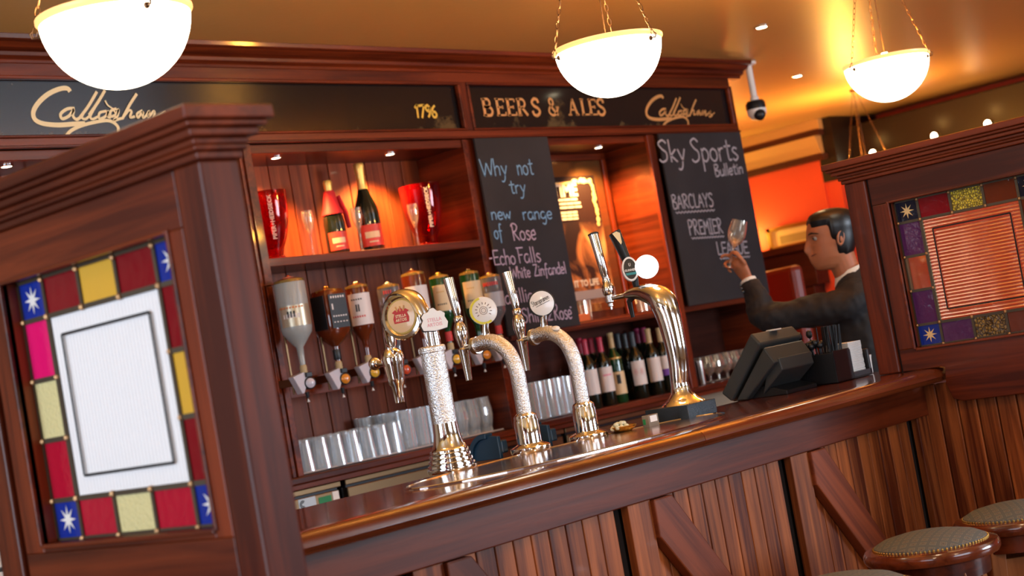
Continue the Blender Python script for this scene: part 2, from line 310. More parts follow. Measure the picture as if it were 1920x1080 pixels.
# stroke alphabet: width | strokes ; '~' makes a stroke a smooth curve
GLY = dict(l.split('=', 1) for l in '''W=.75|0,1 .17,0 .36,.8 .54,0 .72,1
h=.42|.05,1 .05,0|~.05,.35 .18,.55 .32,.45 .33,0
y=.42|.04,.55 .2,.05|.36,.55 .2,.02|~.2,.02 .15,-.25 .05,-.38 -.05,-.33
n=.42|.05,.55 .05,0|~.05,.35 .18,.55 .31,.45 .32,0
o=.44|~.2,.55 .05,.42 .04,.15 .2,0 .35,.15 .34,.42 .2,.55
t=.36|~.17,.9 .16,.2 .2,.02 .32,.05|.02,.62 .33,.64
r=.34|.05,.55 .06,0|~.06,.32 .14,.52 .28,.55
e=.4|~.05,.28 .33,.32 .3,.5 .18,.56 .05,.4 .05,.15 .18,0 .34,.1
w=.55|.02,.55 .14,0 .26,.45 .38,0 .5,.58
a=.44|~.33,.5 .18,.56 .05,.4 .05,.12 .18,0 .32,.15 .34,.5|.34,.52 .38,0
g=.44|~.33,.5 .18,.56 .05,.4 .05,.15 .18,.05 .32,.18 .34,.5|~.34,.5 .36,-.1 .25,-.38 .08,-.3
f=.36|~.34,.92 .2,.98 .15,.75 .14,.2 .12,-.3|.02,.5 .3,.52
s=.36|~.3,.5 .15,.56 .06,.42 .2,.28 .3,.15 .16,0 .03,.08
R=.55|.08,1 .1,0|~.0,.85 .08,1 .3,1 .42,.82 .3,.58 .12,.52|~.14,.52 .3,.25 .5,0
E=.5|.45,.95 .08,.95 .08,.03 .48,.05|.08,.5 .4,.52
c=.38|~.32,.46 .18,.56 .05,.4 .05,.14 .18,0 .33,.1
F=.45|.1,.92 .12,0|.0,.96 .45,.98|.1,.5 .36,.52
l=.2|.08,1 .1,0
i=.2|.08,.55 .09,0|.07,.74 .09,.8
Z=.5|.04,.96 .42,.98 .04,.02 .48,.05
d=.44|~.33,.5 .18,.56 .05,.4 .05,.12 .18,0 .32,.15 .34,.45|.35,1 .37,0
P=.5|.08,1 .09,0|~.02,.9 .12,1 .34,.98 .42,.78 .3,.56 .1,.5
v=.36|.03,.56 .16,0 .32,.58
S=.5|~.44,.85 .28,1 .08,.85 .2,.6 .38,.42 .36,.12 .15,0 .02,.12
u=.42|~.05,.55 .05,.15 .16,0 .32,.12|.34,.55 .35,0
z=.38|.04,.54 .32,.55 .04,.02 .36,.03
B=.5|.08,1 .08,0|~.02,.97 .3,1 .38,.78 .12,.54 .36,.45 .42,.15 .25,0 .04,.02
k=.4|.06,1 .07,0|.32,.55 .08,.28 .34,0
p=.44|.06,.55 .06,-.4|~.06,.4 .2,.56 .35,.4 .34,.15 .2,0 .07,.1
m=.6|.05,.55 .05,0|~.05,.35 .15,.55 .26,.45 .27,0|~.27,.35 .38,.55 .48,.45 .5,0
A=.5|.0,0 .22,1 .45,0|.08,.35 .37,.35
C=.48|~.42,.85 .26,1 .06,.75 .05,.25 .22,0 .42,.12
L=.42|.08,1 .08,.02 .4,.04
Y=.48|.02,1 .22,.5 .44,1|.22,.5 .22,0
M=.6|.05,0 .08,1 .28,.4 .48,1 .52,0
I=.3|.14,1 .14,0|.02,1 .27,1|.02,0 .27,0
G=.5|~.42,.85 .26,1 .06,.75 .05,.25 .22,0 .42,.12 .43,.42|.26,.42 .46,.42
U=.5|~.06,1 .06,.25 .22,0 .4,.2 .42,1
N=.5|.06,0 .06,1 .42,0 .42,1
-=.3|.04,.45 .24,.47
1=.3|.02,.8 .16,1 .12,0
7=.42|.0,.95 .38,1 .12,0
9=.42|~.36,.8 .2,1 .05,.75 .2,.5 .36,.8 .3,.3 .15,0
6=.42|~.34,.98 .15,.75 .05,.35 .12,.03 .3,.05 .36,.28 .22,.48 .07,.33
'=.1|.0,1 .05,.85
 =.35|'''.split('\n'))
GLY['O'] = '.5|~.24,1 .05,.75 .05,.25 .24,0 .44,.25 .43,.75 .24,1'; GLY['T'] = '.46|.02,.98 .44,1|.23,1 .23,0'; GLY['D'] = '.5|.08,1 .08,0|~.02,1 .28,.95 .42,.6 .36,.15 .04,0'
def ribbon(g, pts, w, place, taper=False):
    n = len(pts); vs = []
    for i, p in enumerate(pts):
        a = pts[max(i-1, 0)]; b = pts[min(i+1, n-1)]; d = (b-a); d = d.normalized() if d.length > 1e-9 else Vector((1, 0)); nn = Vector((-d.y, d.x)); ww = w*(1 if not taper else (.35+.65*math.sin(PI*min(1, (i+.5)/n*1.3))))
        vs.append(place(p+nn*ww/2)); vs.append(place(p-nn*ww/2))
    g.add(vs, [(2*i, 2*i+1, 2*i+3, 2*i+2) for i in range(n-1)])
def text_len(t): return sum(float(GLY[c].split('|')[0]) for c in t)
def strokes(g, t, L, H, th, place, jit=0):     # text fitted in length L, cap height H
    k = L/text_len(t); x = 0
    for c in t:
        w, *st = GLY[c].split('|'); w = float(w)
        for s_ in st:
            if not s_: continue
            sm = s_[0] == '~'; pts = [Vector([float(q) for q in a.split(',')]) for a in s_.lstrip('~').split(' ')]
            pts = [Vector(((x+p.x)*k, p.y*H)) for p in pts]
            if sm: pts = spline(pts, 5)
            if sm: ribbon(g, pts, th, place)
            else:
                for a_, b_ in zip(pts, pts[1:]):
                    d_ = (b_-a_).normalized()*th*.3; ribbon(g, [a_-d_, b_+d_], th, place)
        x += w
def font_mesh(txt, size, align='CENTER', bold=0):
    c = bpy.data.curves.new('t', 'FONT'); c.body = txt; c.size = size; c.align_x = align; c.align_y = 'CENTER'; c.offset = bold; c.resolution_u = 2
    o = bpy.data.objects.new('t', c); COL.objects.link(o); dg = bpy.context.evaluated_depsgraph_get(); me = bpy.data.meshes.new_from_object(o.evaluated_get(dg))
    vs = [v.co.copy() for v in me.vertices]; fs = [tuple(p.vertices) for p in me.polygons]; bpy.data.objects.remove(o); bpy.data.curves.remove(c); bpy.data.meshes.remove(me); return vs, fs
def ftext(g, txt, size, place, sx=1, bold=0, align='CENTER'):
    vs, fs = font_mesh(txt, size, align, bold); g.add([place(Vector((v.x*sx, v.y))) for v in vs], fs); return g
# ================================================================ SETTING
def struct(g, name, m, **k): o = g.ob(name, m, **k); o['kind'] = 'structure'; return o
struct(G().box(-1.4, 13, -3.4, 9, -.1, 0), 'floor', FLOOR)
struct(G().box(-1.4, 13, -3.4, 9, 2.78, 2.9), 'ceiling', CEIL)
def wall_with_holes(name, plane, c0, c1, lo, hi, holes, m):
    g = G(); xs = sorted({lo, hi, *[h[0] for h in holes], *[h[1] for h in holes]})
    for a, b in zip(xs, xs[1:]):
        z = 0; hs = [h for h in holes if h[0] <= a and h[1] >= b]
        for h in hs:
            g.box(*((c0, c1, a, b) if plane == 'x' else (a, b, c0, c1)), z, h[2]); z = h[3]
        g.box(*((c0, c1, a, b) if plane == 'x' else (a, b, c0, c1)), z, 2.78)
    return struct(g, name, m)
wall_with_holes('wall_left', 'x', -1.4, -1.2, -3.4, 9, [(-.5, 1.3, .85, 2.35), (1.9, 3.6, .85, 2.35)], CREAMW)
wall_with_holes('wall_front', 'y', -3.4, -3.2, -1.4, 13, [(1.1, 3.7, .85, 2.35), (6.3, 8.9, .85, 2.35)], CREAMW)
def win(n, plane, a, b, z0, z1, c):
    e = bpy.data.objects.new('window_%d' % n, None); COL.objects.link(e); e['kind'] = 'structure'
    def bb(p, q, s, t, nm, m, th=.03):
        G().box(*((c-th, c+th, p, q) if plane == 'x' else (p, q, c-th, c+th)), s, t).ob(nm, m, e, bevel=.003)
    bb(a, b, z0, z0+.06, 'sill', WX); bb(a, b, z1-.06, z1, 'frame', WX); bb(a, a+.06, z0, z1, 'frame', WZ); bb(b-.06, b, z0, z1, 'frame', WZ)
    mid = (a+b)/2; bb(mid-.02, mid+.02, z0, z1, 'mullion', WZ); bb(a+.06, mid-.02, z0+.06, z1-.06, 'pane', GLW, .003); bb(mid+.02, b-.06, z0+.06, z1-.06, 'pane', GLW, .003)
win(1, 'x', -.5, 1.3, .85, 2.35, -1.3); win(2, 'x', 1.9, 3.6, .85, 2.35, -1.3); win(3, 'y', 1.1, 3.7, .85, 2.35, -3.3); win(4, 'y', 6.3, 8.9, .85, 2.35, -3.3)
struct(G().box(-1.4, 7.3, 5.14, 5.3, 0, 2.78), 'wall_back', CREAMW)
struct(G().box(7.2, 7.3, 5.3, 9, 0, 2.78), 'wall_back_return', REDW)
struct(G().box(7.3, 13, 8.8, 9, 0, 2.78), 'wall_far', REDW)
struct(G().box(10.5, 10.7, 6.25, 8.8, 0, 2.78), 'wall_right', REDW)
struct(G().box(10.52, 11.4, 6.12, 6.25, 0, 2.3), 'wall_right_return', REDW)
struct(G().box(10.5, 11.4, 6.10, 6.25, 2.3, 2.78), 'trim_5', VD)
struct(G().box(10.44, 10.5, 6.17, 8.8, 2.70, 2.78), 'trim_6', COVE)
struct(G().box(11.2, 11.4, -3.4, 6.25, 0, 2.78), 'wall_right_recess', REDW)
# cove moulding on the red wall: two dark rails and the lit plaster band
g = G(); g.box(10.42, 10.5, 6.17, 8.8, 2.655, 2.70); g.box(10.42, 10.5, 6.17, 8.8, 2.47, 2.515); struct(g, 'trim_1', DY)
struct(G().prism([(10.5, 2.515), (10.46, 2.515), (10.40, 2.655), (10.5, 2.655)], 'xz', 6.2, 8.8), 'trim_2', COVE)
struct(G().box(10.75, 11.2, -3.4, 6.12, 2.30, 2.70), 'trim_3', VD, bevel=.01)
struct(G().box(10.9, 11.2, -3.4, 6.12, 2.22, 2.30), 'trim_4', VD, bevel=.01)
# ================================================================ BACK BAR
YF = 4.8
can = E_('back_bar_canopy', (4.5, YF, 2.4), 'mahogany canopy with stepped cornice over the back bar shelves', 'canopy')
g = G(); prof = [(4.84, 2.70), (4.79, 2.70), (4.785, 2.712), (4.765, 2.72), (4.76, 2.735), (4.735, 2.742), (4.72, 2.758), (4.70, 2.762), (4.695, 2.78), (4.84, 2.78)]
g.prism(prof, 'yz', 1.6, 7.38); g.ob('cornice', WX, can, bevel=.002)
B('top_rail', WX, 1.6, 7.26, 4.79, 4.84, 2.655, 2.70, can)
B('bottom_rail', WX, 1.6, 7.27, 4.785, 4.84, 2.405, 2.435, can)
B('lower_bead', WX, 1.6, 7.27, 4.775, 4.79, 2.398, 2.408, can, .003)
B('end_stile', WZ, 7.24, 7.27, 4.785, 4.84, 2.435, 2.655, can)
B('middle_stile', WZ, 5.125, 5.17, 4.785, 4.84, 2.435, 2.655, can)
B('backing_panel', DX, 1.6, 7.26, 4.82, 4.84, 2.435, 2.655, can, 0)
for x0, x1 in ((1.7, 5.125), (5.17, 7.24)):
    fr = G(); 
    for a, b, c, d in ((x0, x1, 2.642, 2.655), (x0, x1, 2.435, 2.445), (x0, x0+.014, 2.445, 2.642), (x1-.014, x1, 2.445, 2.642)): fr.box(a, b, 4.778, 4.80, c, d)
    fr.ob('sign_moulding', WX, can, bevel=.004)
def pln(Y): return lambda p: (p.x, Y, p.y)
sg1 = G().box(1.72, 5.11, 4.805, 4.815, 2.445, 2.642).ob('sign_panel', SIGN, base=(1.72, 4.81, 2.445)); sg1['label'] = 'long black glass sign with cream signature and date above the champagne shelf'; sg1['category'] = 'sign'
sg2 = G().box(5.184, 7.226, 4.805, 4.815, 2.445, 2.642).ob('sign_panel', SIGN, base=(5.184, 4.81, 2.445)); sg2['label'] = 'black glass sign lettered in gold above the two chalkboards'; sg2['category'] = 'sign'
# signature traced as pen strokes on the sign
SIGP = [('C', [(395, 515), (378, 497), (335, 500), (270, 530), (215, 580), (188, 630), (198, 672), (245, 695), (330, 703), (420, 697), (480, 695)], 26, 1),
 ('u', [(375, 762), (400, 735), (450, 710), (520, 690), (600, 678), (640, 690), (665, 718), (665, 762)], 19, 0),
 ('a', [(420, 610), (380, 612), (342, 640), (350, 668), (388, 652), (415, 618), (410, 650), (430, 672), (458, 655)], 17, 0),
 ('l', [(450, 660), (500, 592), (545, 515)], 17, 0), ('l', [(500, 592), (460, 655), (480, 670), (505, 650)], 14, 0),
 ('l', [(500, 648), (550, 575), (590, 508)], 17, 0), ('l', [(540, 592), (508, 652), (520, 670), (552, 655)], 14, 0),
 ('a', [(600, 625), (560, 635), (558, 668), (592, 655), (610, 625), (605, 655), (622, 662)], 15, 0), ('t', [(590, 565), (605, 592), (632, 612), (650, 640)], 10, 0),
 ('g', [(655, 612), (622, 625), (622, 655), (650, 645), (665, 615), (660, 650), (640, 678), (668, 670), (694, 664)], 15, 0),
 ('h', [(690, 662), (728, 590), (768, 528)], 17, 0), ('h', [(695, 655), (722, 622), (738, 628), (730, 660), (758, 655)], 14, 0),
 ('a', [(800, 622), (770, 640), (775, 662), (802, 630), (802, 662), (818, 655)], 14, 0),
 ('n', [(818, 655), (838, 625), (832, 662), (862, 626), (868, 640), (862, 668), (890, 655)], 14, 0),
 ('s', [(890, 655), (930, 630), (915, 650), (938, 665), (912, 680), (900, 668)], 14, 0), ('s', [(925, 672), (968, 642)], 9, 0)]
def signature(gx):
    g = G()
    for k_, (_, P, w, tp) in enumerate(SIGP):
        pts = []
        for x, y in P:
            q = ay(x/3, y/3, 4.803); pts.append(Vector((q.x, q.z)))
        pts = spline(pts, 6); ribbon(g, [Vector(gx(p)) for p in pts], w/3/505*(1.0 if gx((0, 0, 0)) is None else 1), pln(4.8035-.00022*k_), False)
    return g
def gxa(p): return (p[0], p[1])
g = signature(gxa); g.ob('signature_lettering', CREAMP, sg1)
a0 = ay(58, 200, 4.803).x; a1 = ay(322, 200, 4.803).x; b0 = ay(1209, 200, 4.803).x; b1 = ay(1338, 200, 4.803).x; kk = (b1-b0)/(a1-a0)
g = signature(lambda p: (b0+(p[0]-a0)*kk, 2.452+(p[1]-2.455)*.93)); g.ob('signature_lettering', GOLDP, sg2)
def line_text(t, p0, p1, hpx, Y, th): # writing standing on a wall plane between two sighted ends
    a = ay(*p0, Y); b = ay(*p1, Y); c = ay(p0[0]-hpx*.17, p0[1]-hpx, Y); H = c.z-a.z; L = b.x-a.x; sl = (b.z-a.z)/L; g = G()
    strokes(g, t, L, H, th, lambda p: (a.x+p.x, Y, a.z+p.y+sl*p.x)); return g
line_text('1796', (781, 220), (821, 220), 23, 4.803, .011).ob('date_lettering', GOLDY, sg1)
def serif(g, ch, x, w, z, H):   # roman capital with thick stems and slab serifs
    T, t = .017, .008; P = lambda *pts: [Vector((x+a*w, z+b*H)) for a, b in pts]; pl = pln(4.803)
    st = lambda a, b, th: ribbon(g, [Vector((x+a[0]*w, z+a[1]*H)), Vector((x+b[0]*w, z+b[1]*H))], th, pl)
    cu = lambda pts, th: ribbon(g, spline(P(*pts), 5), th, pl)
    fs = lambda cx, cz: st((cx-.17, cz), (cx+.17, cz), t)
    if ch in 'BEERL' or ch in 'R': st((.2, 0), (.2, 1), T); fs(.2, .02); fs(.2, .98)
    if ch == 'B': cu([(.2, .97), (.6, .97), (.75, .76), (.6, .53), (.2, .52)], T*.7); cu([(.2, .52), (.7, .5), (.88, .27), (.7, .03), (.2, .03)], T*.8)
    if ch == 'E': st((.2, .97), (.8, .97), t); st((.2, .5), (.65, .5), t); st((.2, .03), (.85, .03), t); st((.8, .99), (.8, .8), t); st((.85, 0), (.88, .22), t); st((.65, .6), (.65, .4), t)
    if ch == 'L': st((.2, .03), (.85, .03), t); st((.85, 0), (.88, .22), t)
    if ch == 'R': cu([(.2, .97), (.6, .97), (.78, .74), (.6, .5), (.2, .5)], T*.7); st((.45, .5), (.92, 0), T*.85)
    if ch == 'S': cu([(.8, .75), (.72, .95), (.45, 1), (.2, .8), (.35, .58), (.7, .42), (.82, .2), (.55, 0), (.25, .05), (.15, .28)], T*.85)
    if ch == 'A': st((.12, 0), (.5, 1), t); st((.5, 1), (.86, 0), T); st((.25, .33), (.72, .33), t); fs(.12, .02); fs(.86, .02)
    if ch == '&': cu([(1.0, .45), (.75, .1), (.4, 0), (.12, .2), (.25, .5), (.6, .7), (.55, .95), (.35, 1), (.25, .8), (.5, .4), (.95, 0)], T*.7); st((.85, .48), (1.1, .48), t)
g = G(); X0 = ay(906, 215, 4.803).x; xw = (ay(1135, 215, 4.803).x-X0); zb = ay(910, 217, 4.803).z; HH = ay(903, 185, 4.803).z-zb
cells = [('B', 0), ('E', .105), ('E', .19), ('R', .275), ('S', .385), ('&', .525), ('A', .70), ('L', .81), ('E', .88), ('S', .95)]
for k_, ch_ in enumerate(cells): g = G(); serif(g, ch_[0], X0+ch_[1]*xw*.98, .085*xw, zb, HH); g.ob('gold_letter', GOLDP, sg2)
# shelf units
def bay(label, x0, x1, lx=None, rx=None, zb=1.04):
    e = E_('back_bar_unit', ((x0+x1)/2, 5.0, zb), label, 'shelf unit'); return e
def boards(e, x0, x1, y, z0, z1, pitch, m):
    n = round((x1-x0)/pitch); w = (x1-x0)/n
    for i in range(n): B('tongue_board', m, x0+i*w+.0025, x0+(i+1)*w-.0025, y, y+.014, z0, z1, e, .004)
    B('backing_panel', GAP, x0, x1, y+.014, y+.02, z0, z1, e, 0)
def lip_and_soffit(e, x0, x1):
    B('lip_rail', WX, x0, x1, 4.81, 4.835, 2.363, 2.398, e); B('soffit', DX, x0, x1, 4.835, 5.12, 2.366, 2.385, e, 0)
U1 = bay('champagne shelf unit with tongue and groove back, two downlights', 3.9, 5.1)
B('side_panel', WY, 3.862, 3.90, 4.79, 5.13, 1.84, 2.398, U1); B('side_panel', WY, 3.872, 3.90, 4.80, 5.13, 1.095, 1.84, U1)
B('side_panel', WY, 5.10, 5.125, 4.80, 5.13, 1.095, 2.398, U1)
B('shelf', WX, 3.9, 5.10, 4.80, 5.10, 1.913, 1.945, U1)
boards(U1, 3.90, 5.10, 5.10, 1.095, 2.37, .105, BK); lip_and_soffit(U1, 3.9, 5.1)
B('optic_rail', WX, 3.9, 5.10, 4.80, 4.825, 1.395, 1.47, U1)
B('bottom_moulding', WX, 3.9, 5.1, 5.085, 5.10, 1.16, 1.175, U1)
U2 = bay('open shelf unit with poster niche above and wine store below', 5.18, 6.45)
B('pilaster', WZ, 5.125, 5.185, 4.805, 5.13, 1.095, 2.398, U2); B('side_panel', WY, 6.45, 6.475, 4.805, 5.13, 1.095, 2.398, U2)
B('front_stile', WZ, 6.44, 6.495, 4.79, 4.81, 1.095, 2.398, U2)
lip_and_soffit(U2, 5.185, 6.45); B('niche_shelf', WX, 5.185, 6.45, 4.80, 5.12, 1.478, 1.515, U2); B('shelf_moulding', WX, 5.185, 6.45, 4.79, 4.80, 1.485, 1.508, U2, .004)
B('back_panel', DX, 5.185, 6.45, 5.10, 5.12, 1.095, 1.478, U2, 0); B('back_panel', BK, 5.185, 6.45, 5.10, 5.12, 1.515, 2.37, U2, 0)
B('inner_frame', WX, 5.185, 6.43, 5.07, 5.10, 2.33, 2.366, U2, .004); B('inner_frame', WZ, 6.395, 6.43, 5.07, 5.10, 1.515, 2.33, U2, .004)
U3 = bay('dark end unit behind the sports chalkboard', 6.5, 7.25)
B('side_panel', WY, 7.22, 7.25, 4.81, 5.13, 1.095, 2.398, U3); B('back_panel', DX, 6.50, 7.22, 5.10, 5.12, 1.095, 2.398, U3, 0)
B('cross_rail', WX, 6.50, 7.22, 4.81, 4.83, 1.478, 1.515, U3)
U0 = bay('left shelf unit half hidden by the near partition', 1.6, 3.86)
lip_and_soffit(U0, 1.6, 3.862); boards(U0, 1.7, 3.86, 5.10, 1.095, 2.37, .108, BK); B('side_panel', WY, 3.845, 3.862, 4.80, 5.13, 1.095, 2.398, U0)
B('shelf', WX, 1.6, 3.845, 4.85, 5.10, 2.17, 2.195, U0, .003); B('lit_bead', WX, 1.6, 3.845, 4.83, 4.85, 2.26, 2.28, U0, .003)
wt = E_('back_worktop', (4.5, 4.9, 1.04), 'long polished wooden worktop under the back bar shelves', 'worktop')
B('top_board', WX, 1.6, 7.25, 4.79, 5.13, 1.065, 1.095, wt, .006); B('front_apron', WX, 1.6, 7.25, 4.80, 4.83, 1.045, 1.065, wt)
mt = G(); n = 40
for i in range(n):
    xa, xb = 3.93+i*1.15/n, 3.93+(i+1)*1.15/n; f = lambda x: 4.84+.006*math.sin(x*17)
    mt.add([(xa, f(xa), 1.098), (xb, f(xb), 1.098), (xb, f(xb)+.004, 1.104), (xa, f(xa)+.004, 1.104)], [(0, 1, 2, 3)]); mt.add([(xa, f(xa)+.004, 1.098), (xb, f(xb)+.004, 1.098), (xb, 5.08, 1.098), (xa, 5.08, 1.098)], [(0, 1, 2, 3)])
o = mt.ob('shelf_liner', mat('liner_mesh', (.42, .40, .42), .35), base=(4.5, 4.95, 1.097)); o['label'] = 'thin white plastic liner under the tumblers on the left back shelf'; o['category'] = 'shelf liner'
# recessed lights
def downlight(x, y, z, r, label, group='recessed downlights'):
    e = E_('downlight', (x, y, z), label, 'downlight', group)
    G().lathe([(r*.8, -.004), (r, -.006), (r*1.12, -.003), (r*1.12, .0)], 20).ob('trim_ring', CH, e, True, local=True)
    G().lathe([(.0001, -.005), (r*.8, -.005), (r*.8, -.001)], 16).ob('lens', LIT, e, True, local=True); return e
for x, t in ((4.118, 'lit downlight over the left red bucket'), (4.753, 'lit downlight right of the tall champagne bottle'), (5.706, 'lit downlight close beside the wine chalkboard'), (6.187, 'lit downlight near the right side of the poster niche'), (2.917, 'lit downlight left, above the near partition cap')):
    downlight(x, 4.91, 2.366, .022, t, 'back bar downlights')
downlight(6.612, 4.118, 2.78, .032, 'lit ceiling downlight between the middle and right bowl lamps', 'ceiling downlights')
downlight(8.308, 4.99, 2.78, .032, 'lit ceiling downlight to the right of the ceiling camera', 'ceiling downlights')
for px, py, t in ((1640, 287, 'small lit spot on the dark beam by the hanging chains'), (1755, 255, 'middle lit spot on the dark beam above the right partition'), (1855, 232, 'rightmost lit spot on the dark beam above the right partition')):
    p = ax(px, py, 10.75); e = E_('beam_spot', (10.75, p.y, p.z), t, 'spotlight', 'spots on the dark beam')
    G().lathe([(.001, -.03), (.028, -.03), (.036, 0)], 16, ax_=(1, 0, 0)).ob('housing', BRASS, e, True, local=True); G().lathe([(.0001, -.034), (.025, -.032), (.027, -.028)], 16, ax_=(1, 0, 0)).ob('lens', LIT, e, True, local=True)
    point('beam_glow', (10.6, p.y, p.z+.1), .35, (1, .55, .15), .03)
# ---- bowl lamps
def lamp(x, y, label, rot=160):
    e = E_('bowl_lamp', (x, y, 2.255), label, 'pendant lamp', 'glass bowl lamps on chains'); R = .158
    pr = [(R*math.sin(a)+.0001, -R*.98*math.cos(a)) for a in [PI/2*i/14 for i in range(15)]]
    G().open_lathe(pr, 40).ob('glass_bowl', LAMPG, e, True, local=True)
    G().open_lathe([(R-.004, -.012), (R, -.01), (R+.006, -.002), (R+.006, .004), (R-.004, .004), (R-.006, -.01)], 40).ob('rim', LRIM, e, True, local=True)
    apex = Vector((0, 0, .56)); top = .525
    for k in range(3):
        a = math.radians(rot+120*k)
        d = Vector((math.cos(a), math.sin(a), 0)); b = d*(R+.012)+Vector((0, 0, -.02)); t = d*(R+.012)*.07+Vector((0, 0, top-.012))
        L_ = (t-b).length; n = int(L_/.021); dr = (t-b)/L_; side = dr.cross(d).normalized(); g = G()
        for i in range(n):
            c = b+(t-b)*((i+.5)/n); w = side if i % 2 else dr.cross(side).normalized(); hl, hw = .0135, .005; ring = []
            for q in range(8): an = 2*PI*q/8; ring.append(c+dr*math.cos(an)*hl+w*math.sin(an)*hw)
            ring.append(ring[0]); g.tube(ring, .0011, 4, False)
        g.ob('chain', IRON, e, True, local=True)
        h = G(); h.ball(d*(R-.002)+Vector((0, 0, -.022)), .007, 8); h.tube([d*(R)+Vector((0, 0, -.022)), d*(R+.016)+Vector((0, 0, -.024)), d*(R+.020)+Vector((0, 0, -.014)), d*(R+.013)+Vector((0, 0, -.008))], .0018, 6); h.ob('hook', IRON, e, True, local=True)
    G().tube([(0, 0, 0), (.004, 0, .25), (0, 0, top)], .002, 6).ob('cable', IRON, e, True, local=True)
    G().lathe([(.0001, top-.02), (.02, top-.018), (.028, top-.008), (.03, top)], 16).ob('ceiling_rose', IRON, e, True, local=True)
    G().lathe([(.0001, -.06), (.012, -.055), (.022, -.03), (.022, -.012), (.012, .01), (.012, .03)], 12).ob('bulb', LIT, e, True, local=True)
for (x, y), ro, t in zip(LAMPS, (140, 150, 160, 160), ('largest glowing bowl lamp, at the left over the near partition', 'glowing bowl lamp above the gold lettered sign', 'smaller glowing bowl lamp above the right partition', 'far bowl lamp whose chains hang behind the right partition cap')): lamp(x, y, t, ro)
# ---- ceiling camera
p = az(1402, 118, 2.78); e = E_('ceiling_camera', (p.x, p.y, 2.78), 'white dome security camera hanging on a pole from the ceiling', 'camera')
G().lathe([(.045, 0), (.045, -.012), (.018, -.02), (.018, -.19), (.024, -.195), (.024, -.215)], 14).ob('pole', WHT, e, True, local=True)
G().lathe([(.0001, -.21), (.045, -.215), (.055, -.23), (.055, -.262)], 18).ob('housing', BLK, e, True, local=True)
G().lathe([(.055, -.262), (.052, -.29), (.035, -.315), (.0001, -.325)], 18).ob('dome', WHT, e, True, local=True)
G().ball((-.02, -.028, -.298), .034, 12).ob('lens', BLK, e, True, local=True)
# ================================================================ CHALKBOARDS
def chalkboard(x0, x1, z0, z1, label):
    e = E_('chalkboard', ((x0+x1)/2, 4.79, z0), label, 'chalkboard'); G().box(x0, x1, 4.772, 4.784, z0, z1).ob('slate_panel', CHB, e, bevel=.002); return e
c1 = chalkboard(5.15, 5.648, 1.50, 2.396, 'narrow chalkboard advertising the new wine range in blue and pink chalk')
YB = 4.770
for nm, m, rows in (('blue_writing', CBLUE, [('Why', (904, 331), (954, 328), 32), ('not', (971, 328), (1002, 327), 32), ('try', (957, 363), (988, 361), 26), ('new', (922, 412), (960, 411), 25), ('range', (981, 412), (1037, 410), 25), ('of', (928, 448), (944, 447), 28)]),
                    ('pink_writing', CPINK, [('Rose', (962, 451), (1007, 449), 31), ('-Echo', (919, 498), (969, 495), 29), ('Falls', (972, 493), (1016, 491), 29), ('White', (959, 523), (996, 519), 22), ('Zinfandel', (1002, 518), (1063, 512), 22), ('-Pavillion', (926, 573), (1014, 562), 27), ('Shiraz', (980, 606), (1037, 600), 27), ('Rose', (1040, 600), (1074, 597), 29), ("'", (1001, 437), (1004, 436), 6), ("'", (1070, 582), (1073, 581), 6)])):
    for t, a, b, h in rows: line_text(t, a, b, h, YB, .0058).ob(nm, m, c1)
c2 = chalkboard(6.515, 7.255, 1.505, 2.398, 'wide chalkboard with sports bulletin writing at the end of the back bar')
for t, a, b, h, th in (('Sky', (1237, 304), (1289, 302), 41, .010), ('Sports', (1298, 304), (1387, 300), 44, .010), ('Bulletin', (1341, 331), (1395, 325), 22, .008), ('BARCLAYS', (1262, 392), (1340, 387), 26, .0075), ('PREMIER', (1293, 441), (1357, 437), 28, .0075), ('LEAGUE', (1346, 478), (1405, 475), 24, .0075)):
    line_text(t, a, b, h, YB, th).ob('chalk_writing', CWHT, c2)
for a, b in (((1267, 399), (1340, 394)), ((1297, 447), (1358, 443)), ((1350, 485), (1406, 481))):
    A_, B_ = ay(*a, YB), ay(*b, YB); pts = [Vector((A_.x+(B_.x-A_.x)*i/24, A_.z+(B_.z-A_.z)*i/24+.004*(-1)**i)) for i in range(25)]; G_ = G(); ribbon(G_, pts, .006, pln(YB)); G_.ob('wavy_underline', CWHT, c2)
# ---- poster in the niche
po = E_('wall_poster', (6.05, 5.07, 1.60), 'dark glossy poster with bold white headline inside the back bar niche', 'poster')
G().box(5.80, 6.30, 5.062, 5.068, 1.60, 2.25).ob('print', POST, po)
pf = G()
for a, b, c, d in ((5.77, 6.36, 2.25, 2.325), (6.30, 6.36, 1.60, 2.25), (5.77, 5.80, 1.6, 2.25), (5.77, 6.36, 1.56, 1.60)): pf.box(a, b, 5.06, 5.07, c, d)
pf.ob('bronze_mirror_border', mat('bronze_mirror', (.45, .24, .10), .12, .9), po)
def w_on(g, t, px, py, hpx, Y, sx=1, bold=.0): # bold print on a wall plane at a sighted spot
    a = ay(px, py, Y); H = (ay(px, py, Y)-ay(px, py+hpx, Y)).length
    ftext(g, t, H*1.35, lambda p: (a.x+p.x, Y, a.z+p.y), sx, bold)
g = G(); w_on(g, 'TIME', 1059, 358, 24, 5.06, 1.0, .004); g.ob('white_headline', PPR, po)
ls = [(1056, 375, 'TO TASTE THE'), (1062, 382, 'BEST BEER OF'), (1064, 389, 'THE YEAR NOW'), (1062, 399, 'SERVED HERE'), (1063, 405, 'BY THE BAR'), (1064, 411, 'EVERY DAY')]
for k, (x, y, t) in enumerate(ls):
    a = ay(x, y, 5.06); w = .11 if k < 3 else .085; g = G()
    for j in range(4): g.box(a.x-w+j*w/2+.004, a.x-w+(j+1)*w/2, 5.0595, 5.0605, a.z-.0055, a.z+.0055)
    g.ob('small_print', PPR, po)['kind'] = 'stuff'
